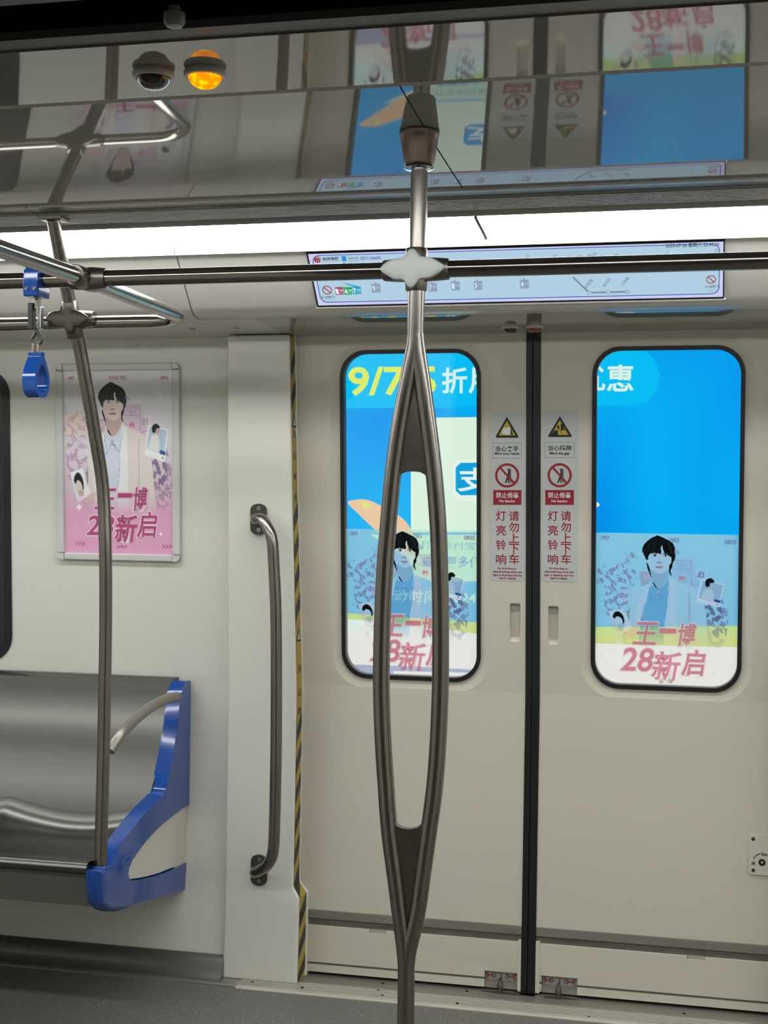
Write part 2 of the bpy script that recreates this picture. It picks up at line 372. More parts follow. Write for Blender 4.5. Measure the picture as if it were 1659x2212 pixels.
# ---- slotted diffuser + light strips + upper panels, on both sides
def side(mirror):
    Y = mir if mirror else (lambda y: y)
    nm = 'near' if mirror else 'far'
    # lip and ridged diffuser
    DX = [XL, -3.35, -1.618, .12, XR]
    df = empty('air_diffuser', (SEAM, Y(3.17), 2.06), 'slotted grey aluminium air diffuser along the %s side of the ceiling' % nm, 'air vent', kind='structure')
    for a, b in zip(DX[:-1], DX[1:]):
        extrude_x('lip', [(Y(3.1025), 2.074), (Y(3.15), 2.073), (Y(3.15), 2.085), (Y(3.1025), 2.085)], a+.001, b-.001, ALUD, df)
        pr = [(Y(3.153), 2.073)]; yy = 3.156
        for k in range(8):
            pr += [(Y(yy), 2.0715-.0005*k), (Y(yy+.003), 2.0665-.0005*k), (Y(yy+.0065), 2.0665-.0005*k), (Y(yy+.0085), 2.0715-.0005*k)]; yy += .0118
        pr += [(Y(3.25), 2.068), (Y(3.25), 2.085), (Y(3.153), 2.085)]
        extrude_x('ridged_strip', pr, a+.001, b-.001, ALUD, df)
        extrude_x('flat_strip', [(Y(3.2505), 2.064), (Y(3.272), 2.053), (Y(3.272), 2.085), (Y(3.2505), 2.085)], a+.001, b-.001, ALUD, df)
    em = emat('light_lens', 'ffffff', LIGHT_STRENGTH)
    nt = em.node_tree; e = nt.nodes['Emission']; e.inputs[0].default_value = (.985, .99, .99, 1)
    LX = [XL, -4.0, -2.28, -.56, 1.16, XR]
    LP_ = [(Y(3.274), 2.051), (Y(3.30), 2.0475), (Y(3.34), 2.043), (Y(3.38), 2.039), (Y(3.41), 2.035), (Y(3.428), 2.031), (Y(3.428), 2.045), (Y(3.274), 2.064)]
    for i, (a, b) in enumerate(zip(LX[:-1], LX[1:])):
        where = ['at the far left end', 'over the side window', 'above the bench and framed poster', 'above the doors', 'at the far right end'][i]
        t = empty('ceiling_light', ((a+b)/2, Y(3.35), 2.04), 'long white glowing light strip on the %s side %s' % (nm, where), 'light', 'light strips')
        extrude_x('light_lens', LP_, a+.003, b-.003, em, t, smooth=True)
        extrude_x('housing', [(Y(3.274), 2.0645), (Y(3.428), 2.0455), (Y(3.43), 2.09), (Y(3.274), 2.09)], a+.001, b-.001, WHITEP, t)
        extrude_x('end_cap', [(y_, z_-(.002 if q_ < 6 else 0)) for q_, (y_, z_) in enumerate(LP_)], b-.0035, b+.0035, mat('lens_gap', '2a2927', .6), t)
    up = empty('trim_%d' % (2 if mirror else 1), (SEAM, Y(3.55), 1.95), 'warm white sloping panel above the %s doors and windows' % nm, 'wall panel', kind='structure')
    prf = [(3.436, 2.022), (3.45, 2.008), (3.548, 1.898), (3.562, 1.886), (3.578, 1.878), (3.60, 1.8745), (3.63, 1.8735)]
    if mirror: prf = [(3.43, 2.03), (3.60, 1.925), (3.70, 1.885), (3.770, 1.862), (3.7815, 1.8515)]
    PX = [XL, -1.37, .36, XR]

    for a, b in zip(PX[:-1], PX[1:]):
        q = [(Y(y), z) for y, z in prf]; back = [(Y(y+.02), z+.012) for y, z in reversed(prf)]
        extrude_x('curved_panel', q+back, a+.0022, b-.0022, UPPER, up, smooth=True)
        box('flange', (a+.0015, Y(3.4305), 2.0135), (b-.0015, Y(3.4385), 2.09), UPPER, up)
    return up
up_far = side(False); up_near = side(True)
# soffits
so = empty('trim_3', (SEAM, 3.8, 1.866), 'glossy grey ledge over the far doors', 'door header', kind='structure')
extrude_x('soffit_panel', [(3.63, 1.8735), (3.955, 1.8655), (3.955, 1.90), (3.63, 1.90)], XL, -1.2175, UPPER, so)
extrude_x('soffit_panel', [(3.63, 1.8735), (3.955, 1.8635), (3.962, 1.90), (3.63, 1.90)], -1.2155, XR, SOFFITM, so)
for px, py in ((415, 714), (509, 713)):
    p = atZ(px, py, 1.864); s = lathe('screw', [(.0085, 0), (.0085, -.004), (.006, -.006), (0, -.006)], (p.x, p.y, 1.8695), CHROME, so, 20)
sn = empty('trim_4', (SEAM, 1.55, 1.85), 'glossy grey ledge over the open near doorway', 'door header', kind='structure')
NSY = atZ(830, 181, 1.85).y; NSO = atZ(830, 60, 1.85).y; NSI = atZ(830, 36, 1.85).y
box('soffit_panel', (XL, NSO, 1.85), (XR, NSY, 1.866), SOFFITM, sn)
box('edge_highlight', (XL, NSY, 1.8505), (XR, NSY+.0015, 1.862), CHROME, sn)  # chrome strip added to imitate light catching the soffit edge
box('edge_flange', (XL, NSI, 1.852), (XR, NSO-.001, 1.87), mat('header_edge', '6e6d66', .4, .3), sn)
ph = empty('door_header', (-1, 1.2, 1.9), 'black underside of the platform door header with a small clear knob', 'door header', kind='structure')
box('header_beam', (XL, 1.12, 1.86), (XR, NSI-.002, 2.5), BLACK, ph)
p = atZ(377, 14, 1.86); lathe('knob', [(.006, 0), (.006, -.006), (.011, -.007), (.011, -.016), (.008, -.02), (0, -.021)], (p.x, p.y, 1.86), mat('clear_knob', '9a9a98', .2), ph, 20)
p0 = atZ(100, 6, 1.858)
box('header_strip', (XL, p0.y-.05, 1.858), (XR, p0.y, 1.8595), mat('header_strip', '7d8287', .5), ph)

# near wall with open doorway and end walls (seen from a step aside and in the reflections)
nw = empty('wall_front', (SEAM, 1.38, 0), 'warm white near side wall with the open doorway', 'wall', kind='structure')
for a, b in ((XL, XPL), (XPR, XR)):
    extrude_x('wall_panel', [(mir(3.95), 1.868), (mir(4.0), .83), (mir(3.985), .45), (mir(3.93), 0), (mir(4.08), 0), (mir(4.08), 1.868)], a, b, ENAMEL, nw)
for a, b in ((XPL, DL), (DR, XPR)):
    box('door_jamb', (a, mir(4.0), 0), (b, mir(3.88), 1.85), PILLARM, nw, bevel=.012)
box('wall_panel', (XL, 1.3, 1.87), (XR, 1.42, 2.24), ENAMEL, nw)
tag(box('wall_left', (XL-.05, 1.3, 0), (XL, 4.1, 2.24), ENAMEL), 'far end wall of the car on the left', 'wall', kind='structure')
tag(box('wall_right', (XR, 1.3, 0), (XR+.05, 4.1, 2.24), ENAMEL), 'far end wall of the car on the right', 'wall', kind='structure')

# ---- door pillars
def pillar(x0, x1, num, left=True):
    t = empty('trim_%d' % num, ((x0+x1)/2, 3.95, 0), 'smooth white door pillar %s' % ('between the bench and the left door leaf, carrying the grab bar' if left else 'right of the doors'), 'door pillar', kind='structure')
    # face outline in (X, z) with the wider foot
    s = 1 if left else -1; e = x1 if left else x0; b = x0 if left else x1
    zf, zs = .275, .245
    prof_y = [(0, 3.91), (.25, 3.922), (.83, 3.93), (1.864, 3.882)]
    def yy(z): return float(np.interp(z, [a for a, _ in prof_y], [c for _, c in prof_y]))
    edge = [(0, e+s*.045), (zs, e+s*.045), (zf, e+s*.027), (.83, e+s*.027), (1.36, e+s*.015), (1.864, e+s*.0065)]
    rear = [(0, 0), (zs, 0), (zf, .009), (.83, .010), (1.36, .007), (1.864, .0)]
    V, Fc = [], []; zz = sorted(set([0, zs, zf, .5, .83, 1.2, 1.36, 1.5, 1.864]))
    def ex(z): return float(np.interp(z, [a for a, _ in edge], [c for _, c in edge]))
    def exr(z): return ex(z)-s*float(np.interp(z, [a for a, _ in rear], [c for _, c in rear]))
    for z in zz:
        V += [(b, yy(z)+.03, z), (b, yy(z), z), (ex(z), yy(z), z), (exr(z), 4.05, z), (b, 4.05, z)]
    for i in range(len(zz)-1):
        for k in range(5): a0 = i*5+k; b0 = i*5+(k+1) % 5; Fc.append((a0, b0, b0+5, a0+5))
    Fc += [(4, 3, 2, 1, 0), tuple((len(zz)-1)*5+k for k in range(5))]
    mob('pillar_shell', V, Fc, PILLARM, t, bevel=.006, bseg=3)
    return t, yy, ex, exr
pil, py_, pex, pexr = pillar(XPL, -1.205, 5)
pillar(DR+.005, XPR, 6, False)
# hazard tape along the inner reveal of the pillar
tape = empty('hazard_tape', (-1.2, 3.94, 0), parent=None); tape.parent = pil; tape.matrix_parent_inverse = Matrix.Translation(pil.location).inverted()
def tw(z, s, off=.0006):
    """s 0..1 across the reveal"""
    y0 = py_(z)+.010; y1 = (4.02-.0788*(z-.85) if z > .85 else 4.0+.0235*z)-.010
    f_ = (y0+(y1-y0)*s-py_(z))/(4.05-py_(z)); return Vector((pex(z)+(pexr(z)-pex(z))*f_+off, y0+(y1-y0)*s, z))
def tstrip(name, z0a, z1a, z0b, z1b, m, off, s0=0.0, s1=1.0, n=1):
    V, Fc = [], []
    N = 6
    for i in range(N+1):
        t = i/N; V += [tw(z0a+(z1a-z0a)*t, s0, off), tw(z0b+(z1b-z0b)*t, s1, off)]
    for i in range(N): Fc.append((2*i, 2*i+1, 2*i+3, 2*i+2))
    return V, Fc
zlist = [.004, .1, .2, .244, .255, .265, .276, .3, .5, .83, .85, 1.2, 1.36, 1.5, 1.86]
V, Fc = [], []
for z in zlist: V += [tw(z, 0, .0008), tw(z, 1, .0008)]
for i in range(len(zlist)-1): Fc.append((2*i, 2*i+1, 2*i+3, 2*i+2))
mob('tape_base', V, Fc, TAPEY, tape)
z = -.02
while z < 1.84:
    inb = (1.30 < z < 1.63) or (.72 < z < 1.02)
    if not inb and z+.055 < 1.85:
        v, f = tstrip('tape_stripe', max(.004, z), max(.005, z+.044), min(1.858, max(.004, z+.045)), min(1.858, z+.089), TAPEK, .0014); mob('tape_stripe', v, f, TAPEK, tape)
    z += .088
TP = Plane((pex(1.3)+.0018, py_(1.3)+.010, 0), (0, 1, 0), (0, 0, 1))
def tp_text(s, zc_, h, m=INK):
    y0 = tw(zc_, .18).y; y1 = tw(zc_, .82).y; V, Fc = glyphs(s, .01); lo, hi = V.min(0), V.max(0); q = (V-lo)/(hi-lo)
    mob('lettering', [tw(zc_-h/2+h*b, .18+.64*a, .0016) for a, b in q], Fc, m, tape)
for zt, ys in ((1.645, (.55, .4, .27, .14)), (1.025, (.3, .2, .1))):
    zz = zt
    V = [tw(zz, .5, .0016), tw(zz-.045, .08, .0016), tw(zz-.045, .92, .0016)]; mob('warning_triangle', V, [(0, 1, 2)], INK, tape)
    V = [tw(zz-.014, .5, .0020), tw(zz-.039, .28, .0020), tw(zz-.039, .72, .0020)]; mob('warning_triangle', V, [(0, 1, 2)], PWHITE, tape)
for ch, py in zip('当心夹手', (938, 985, 1030, 1075)): tp_text(ch, atX(636, py, -1.2).z, .024)
for ch, py in zip('当心夹手', (1440, 1490, 1530, 1575)): tp_text(ch, atX(644, py, -1.2).z, .024)
# pale rubber edge between tape and door leaf
V, Fc = [], []
for z in [0, .244, .255, .265, .276, .5, .85, 1.2, 1.5, 1.864]:
    yd = (4.02-.0788*(z-.85) if z > .85 else 4.0+.0235*z); x = pexr(z)-.001
    V += [(x, yd-.012, z), (x+.0065, yd-.008, z), (x+.0065, yd+.02, z), (x, yd+.02, z)]
for i in range(9):
    for k in range(4): Fc.append((i*4+k, i*4+(k+1) % 4, (i+1)*4+(k+1) % 4, (i+1)*4+k))
mob('rubber_edge', V, Fc, RUBG, pil)

# ================================================================== DOORS
WW = .410; WR = .075
wl0, wl1 = UD.uv(733, 1100)[0]+.008, UD.uv(1040.5, 1100)[0]-.008
wr0, wr1 = UD.uv(1271, 1100)[0]+.008, UD.uv(1613.5, 1100)[0]-.008
WV0, WV1 = UD.uv(1445, 1497)[1]+.008, UD.uv(1445, 742)[1]-.008
halfw = ((wl1-wl0)+(wr1-wr0))/4
cL, cR = (wl0+wl1)/2, (wr0+wr1)/2
print('window width', halfw*2, wl1-wl0, wr1-wr0, 'v', WV0, WV1)
TOPV = dz(1.8645)
def leaf(num, x0, x1, c, side):
    left = side < 0
    t = empty('door_%d' % num, ((x0+x1)/2, 4.02, 0), 'greige sliding door leaf with tall rounded window, %s of the black centre seal' % ('left' if left else 'right'), 'door', kind='structure')
    win = rrect(c-halfw, WV0, c+halfw, WV1, WR, 10)
    bevo = rrect(c-halfw-.030, WV0-.030, c+halfw+.030, WV1+.022, WR+.025, 10)
    bevi = rrect(c-halfw-.012, WV0-.012, c+halfw+.012, WV1+.008, WR+.010, 10)
    gapx = (x1-.028) if left else (x0+.028)
    # recessed finger pull in each leaf
    hp = pxrect(UD, 1101, 1303, 1124, 1387) if left else pxrect(UD, 1184, 1309, 1206, 1393)
    hu0, hv0, hu1, hv1 = hp[0][0], hp[0][1], hp[2][0], hp[2][1]
    hh = rrect(hu0, hv0, hu1, hv1, .006, 4)
    prism('leaf', UD, rect(x0, 0, x1, TOPV), DOORM, t, holes=[bevo, hh], d0=-.035, d1=0)
    # dished surround of the window
    n = len(bevo); V = [UD.w(u, v, 0) for u, v in bevo]+[UD.w(u, v, -.007) for u, v in bevi]+[UD.w(u, v, -.007) for u, v in win]
    mob('window_surround', V, [(i, (i+1) % n, (i+1) % n+n, i+n) for i in range(n)]+[(i+n, (i+1) % n+n, (i+1) % n+2*n, i+2*n) for i in range(n)], DOORM, t, smooth=True, autosmooth=True)
    wi2 = rrect(c-halfw+.0095, WV0+.0095, c+halfw-.0095, WV1-.0095, WR-.008, 10)
    wo2 = rrect(c-halfw-.002, WV0-.002, c+halfw+.002, WV1+.002, WR+.002, 10)
    prism('window_gasket', UD, wo2, DARKM, t, holes=[wi2], d0=-.03, d1=-.0015, bevel=.002)
    prism('pane', UD, rrect(c-halfw, WV0, c+halfw, WV1, WR, 10), GLASS, t, d0=-.016, d1=-.0125)
    # finger pull pocket
    hb = [(hu0+.003, hv0+.004), (hu1-.002, hv0+.004), (hu1-.002, hv1-.002), (hu0+.003, hv1-.002)]
    n = len(hh); hb = rrect(hu0+.0015, hv0+.012, hu1-.0015, hv1-.001, .005, 4)
    V = [UD.w(u, v, 0) for u, v in hh]+[UD.w(u, v, -.016) for u, v in hb]
    mob('finger_pull', V, [(i, (i+1) % n, (i+1) % n+n, i+n) for i in range(n)]+[tuple(range(n, 2*n))], DOORM, t, smooth=True, autosmooth=True)
    # lower leaf, with the two metal rub strips, kick panel and bottom step
    zr1, zr0 = .194, .149
    prism('leaf', LD, rect(x0, zr1, x1, .8502), DOORM, t, d0=-.035, d1=0)
    prism('rub_strip', LD, rect(x0, .169, x1, zr1-.0006), KICK, t, d0=-.03, d1=.002, bevel=.001)
    prism('rub_strip', LD, rect(x0, .1505, x1, .168), mat('rub_strip_dark', '6f6d63', .45, .4, var=.25, scale=(8, 60, 60)), t, d0=-.03, d1=-.004)
    # kick panel with a tab notch
    nu = LD.uv(816 if left else 1503, 2020 if left else 2082)[0]
    gx = sorted((x0, x1))
    a = x0+(.0 if left else .012); b = x1-(.012 if left else .0)
    guide = LD.uvs([(1047, 2098), (1120, 2106)]) if left else LD.uvs([(1170, 2106), (1247, 2116)])
    g0, g1 = guide[0][0], guide[1][0]
    if left: b = x1-.009; g1 = b-.0012
    out = [(a, .042), (g0, .042), (g0, .060), (g1, .060), (g1, .042), (b, .042), (b, .149), (nu+.024, .149), (nu+.024, .140), (nu-.024, .140), (nu-.024, .149), (a, .149)]
    prism('kick_panel', LD, out, DOORM, t, d0=-.03, d1=.003, bevel=.0008)
    out = [(a, .036), (g0, .036), (g0, .0415), (a, .0415)]
    prism('step_groove', LD, out, GROOVE, t, d0=-.03, d1=-.001); prism('step_groove', LD, [(g1, .036), (b, .036), (b, .0415), (g1, .0415)], GROOVE, t, d0=-.03, d1=-.001)
    prism('foot_rail', LD, [(a, .014), (g0, .014), (g0, .0355), (a, .0355)], DOORM, t, d0=-.03, d1=.002); prism('foot_rail', LD, [(g1, .014), (b, .014), (b, .0355), (g1, .0355)], DOORM, t, d0=-.03, d1=.002)
    prism('notch_recess', LD, rect(nu-.023, .1402, nu+.023, .1498), mat('notch_pale', '9d9a8e', .5), t, d0=-.02, d1=-.001)
    prism('stile', LD, rect(b, .010, x1, .155) if left else rect(x0, .010, a, .155), DOORM, t, d0=-.03, d1=.005, bevel=.001)
    # guide window : sticker, red marks, pin
    gd = prism('door_guide', LD, rect(g0+.001, .010, g1-.001, .0595), mat('guide_recess', '8b887c', .6, var=.3, scale=(60, 60, 60)), t, d0=-.03, d1=-.009)
    cx = (g0+g1)/2; hw = (g1-g0)/2
    prism('guide_label', LD, rect(g0+.008, .034, g1-.010, .056), mat('guide_label_grey', '9b9994', .5), gd, d0=-.009, d1=-.0075)
    it = []
    for s in (-1, 1):
        u = cx+s*hw*.42-.002; it.append(prism_data(LD, disc(u, .046, .0062, 20), [disc(u, .046, .0046, 20)][0:1], -.0075, -.0065))
    multi('ring_mark', it, INK, gd)
    it = [prism_data(LD, rect(cx-.0016, .036, cx+.0016, .052), (), -.0075, -.0066)]
    for s in (-1, 1):
        u = cx+s*hw*.42-.002; e = cx+s*hw*.78-.001
        it += [prism_data(LD, rect(min(u, e), .0448, max(u, e), .0472), (), -.0075, -.0062), prism_data(LD, rect(e-.0015, .040, e+.0015, .0525), (), -.0075, -.0062)]
    multi('red_mark', it, RED, gd)
    p = LD.w(cx, 0, 0)
    lathe('guide_pin', [(.0065, 0), (.0065, .012), (.0085, .014), (.0085, .024), (.005, .029), (.004, .04), (0, .0405)], (cx-.001, 3.992, .004), SATIN, gd, 20)
    prism('guide_foot', Plane((cx, 3.992, 0), (1, 0, 0), (0, 1, 0)), ([(-.055, -.006), (.0, -.014), (.06, -.014), (.06, 0), (-.03, 0)] if left else [(.055, -.006), (.0, -.014), (-.04, -.014), (-.04, 0), (.03, 0)]), SATIN, t, d0=.0046, d1=.0065)
    # black rubber leading edge
    e0, e1 = (x1, x1+.0175) if left else (x0-.0225, x0)
    V, Fc = [], []
    for z in (.0, .85, 1.864):
        yd = 4.0+.0235*z if z <= .85 else 4.02-.0788*(z-.85)
        V += [(e0, yd-.004, z), (e1, yd-.004, z), (e1, yd+.03, z), (e0, yd+.03, z)]
    for i in range(2):
        for k in range(4): Fc.append((i*4+k, i*4+(k+1) % 4, (i+1)*4+(k+1) % 4, (i+1)*4+k))
    Fc += [(3, 2, 1, 0), (8, 9, 10, 11)]
    mob('rubber_seal', V, Fc, DARKM, t, bevel=.003)
    return t
GL, GR = -.5265, -.4855
doorL = leaf(1, DL-.02, GL, cL, -1)
doorR = leaf(2, GR, DR+.02, cR, 1)
box('leak_blocker', (DL, 4.05, -.02), (DR, 4.07, .06), BLACK, doorL)  # unseen box added to block advert light leaking under the doors
box('seal_foot', (GL+.0, 3.985, .0), (GR, 4.03, .006), BLACK, doorL)
tag(box('door_track', (XPL+.02, 4.036, -.03), (XPR-.02, 4.14, .012), BLACK), 'dark gap under the door leaves', 'door track', kind='structure')  # also shaped to stop advert light leaking under the leaves

# ---- warning stickers on the door leaves
def sticker(par, left):
    bx = (1058, 890, 1133, 1256) if left else (1171.5, 887, 1247, 1258)
    ox = 0 if left else 1
    (u0, v1), (u1, v0) = UD.uv(bx[0], bx[1]), UD.uv(bx[2], bx[3])
    st = prism('warning_sticker', UD, rrect(u0, v0, u1, v1, .009, 5), STICKER, par, d0=0, d1=.0008)
    st['label'] = 'white safety sticker with yellow triangle, no leaning sign and red Chinese characters'
    # zoomed source frame: region [1040,870,1270,1270] at 5.53x
    def Z(x, y): return (1040+x/5.53, 870+y/5.53)
    def zu(pts): return UD.uvs([Z(*p) for p in pts])
    d = 0.0008
    tri = [(305, 168), (172, 400), (178, 418), (438, 418), (444, 402)] if left else [(938, 160), (798, 392), (803, 410), (1072, 410), (1080, 395)]
    tin = [(305, 212), (206, 390), (406, 390)] if left else [(938, 205), (834, 384), (1040, 384)]
    prism('triangle_border', UD, zu(tri), INK, st, holes=[zu(tin)], d0=d, d1=d+.0003); prism('triangle_fill', UD, zu(tin), PYEL, st, d0=d, d1=d+.0002)
    if left:
        prism('hand_symbol', UD, zu(smooth_path([(248, 330), (265, 302), (300, 298), (345, 300), (345, 365), (320, 382), (280, 378), (250, 360)], 4, True)), PWHITE, st, d0=d, d1=d+.0005)
        prism('edge_symbol', UD, zu([(345, 285), (362, 320), (378, 385), (350, 385), (350, 300)]), INK, st, d0=d, d1=d+.0004)
    else:
        multi('gap_symbol', [prism_data(UD, zu(q), (), d, d+.0005) for q in ([(870, 330), (915, 330), (915, 384), (834, 384)], [(905, 270), (930, 270), (930, 330), (905, 300)], [(948, 250), (965, 250), (990, 300), (960, 330), (948, 384)], [(958, 305), (1005, 320), (1000, 330), (958, 325)])], INK, st)
    fx = (136, 480, 478, 662) if left else (762, 473, 1111, 658)
    fo = [(fx[0], fx[1]), (fx[2], fx[1]), (fx[2], fx[3]), (fx[0], fx[3])]; fi = [(fx[0]+3, fx[1]+3), (fx[2]-3, fx[1]+3), (fx[2]-3, fx[3]-3), (fx[0]+3, fx[3]-3)]
    prism('frame_line', UD, zu(fo), INK, st, holes=[zu(fi)], d0=d, d1=d+.0002)
    def T(s, b, m, bold=.015, nm='lettering'):
        a = Z(b[0], b[1]); c = Z(b[2], b[3]); text(nm, UD, s, (a[0], a[1], c[0], c[1]), m, st, off=d+.0004, bold=bold)
    if left: T('当心夹手', (168, 515, 445, 582), INK); T('Mind your hands', (158, 592, 455, 630), INK, .03)
    else: T('当心缝隙', (795, 508, 1078, 573), INK); T('Mind the gap', (815, 588, 1055, 628), INK, .03)
    cx, cy = (308, 868) if left else (935, 866)
    R1, R2 = 145, 117
    ring = [(cx+R1*math.cos(a), cy+R1*math.sin(a)) for a in np.linspace(0, 2*math.pi, 40, endpoint=False)]
    rin = [(cx+R2*math.cos(a), cy+R2*math.sin(a)) for a in np.linspace(0, 2*math.pi, 40, endpoint=False)]
    prism('ban_ring', UD, zu(ring), RED, st, holes=[zu(rin)], d0=d, d1=d+.0006)
    prism('ban_bar', UD, zu(line((cx-85, cy-95), (cx+90, cy+98), 24)), RED, st, d0=d, d1=d+.0007)
    hx = cx+20
    fig = [[(hx-8, cy-60), (hx+8, cy-68), (hx+10, cy-20), (hx+6, cy+30), (hx+2, cy+92), (hx-12, cy+92), (hx-10, cy+40), (hx-35, cy+92), (hx-50, cy+88), (hx-22, cy+15), (hx-12, cy-30)],
           [(hx+12, cy-75), (hx+24, cy-82), (hx+24, cy+92), (hx+14, cy+92)], [(hx+6*math.cos(a)*2.1-4, cy-68+12*math.sin(a)) for a in np.linspace(0, 6.28, 12, endpoint=False)]]
    multi('leaning_figure', [prism_data(UD, zu(q), (), d, d+.0004) for q in fig], INK, st)
    rx = (141, 1043, 478, 1220) if left else (762, 1042, 1105, 1220)
    prism('red_panel', UD, zu([(rx[0], rx[1]), (rx[2], rx[1]), (rx[2], rx[3]), (rx[0], rx[3])]), RED, st, d0=d, d1=d+.0002)
    dx = 0 if left else 623
    T('禁止倚靠', (173+dx, 1070, 445+dx, 1138), PWHITE); T('No leaning', (213+dx, 1156, 403+dx, 1200), PWHITE, .02)
    for ch, yy in zip('灯亮铃响', (1352, 1525, 1698, 1870)): T(ch, (174+dx*.995, yy-62, 296+dx*.995, yy+60), RED, .012)
    for ch, yy in zip('请勿上下车', (1352, 1485, 1615, 1745, 1868)): T(ch, (328+dx*.997, yy-60, 450+dx*.997, yy+60), RED, .012)
    for s, (a, b), yy in (('No boarding or', (195, 422), 1983), ('disembarking while the', (138, 488), 2024), ('light is flashing and the', (138, 488), 2064), ('bell is ringing', (210, 412), 2100)):
        T(s, (a+dx*.985, yy-16, b+dx*.985, yy+14), RED, .03)
sticker(doorL, True); sticker(doorR, False)

# lock plate at the right edge of the picture
(u0, v1), (_, v0) = LD.uv(1617, 1802), LD.uv(1617, 1888)
lp = prism('lock_plate', LD, rrect(u0, v0, u0+.098, v1, .010, 6), DOORM, doorR, d0=0, d1=.005, bevel=.0015)
lp['label'] = 'small screwed door lock plate with black keyhole'
for a, b in ((1627, 1811.5), (1627, 1879)):
    u, v = LD.uv(a, b); prism('screw', LD, disc(u, v, .005, 16), GREYB, lp, d0=.005, d1=.0058); prism('screw', LD, disc(u+.08, v, .005, 16), GREYB, lp, d0=.005, d1=.0058)
u, v = LD.uv(1646, 1862); prism('keyhole', LD, disc(u, v, .0092, 24), DARKM, lp, holes=[rect(u-.003, v-.003, u+.003, v+.003)], d0=.005, d1=.0062)
arc = [(u-.0215*math.sin(a)-.001, v+.0215*math.cos(a)+.002) for a in np.linspace(.15, 1.35, 10)]
multi('arc_mark', [prism_data(LD, line(arc[i], arc[i+1], .0022), (), .005, .0055) for i in range(9)], GREYB, lp)
text('lettering', LD, 'Iso.', (1645, 1840, 1659, 1848), INK, lp, off=.0056); text('lettering', LD, '闭', (1624, 1860, 1631, 1868), INK, lp, off=.0056)

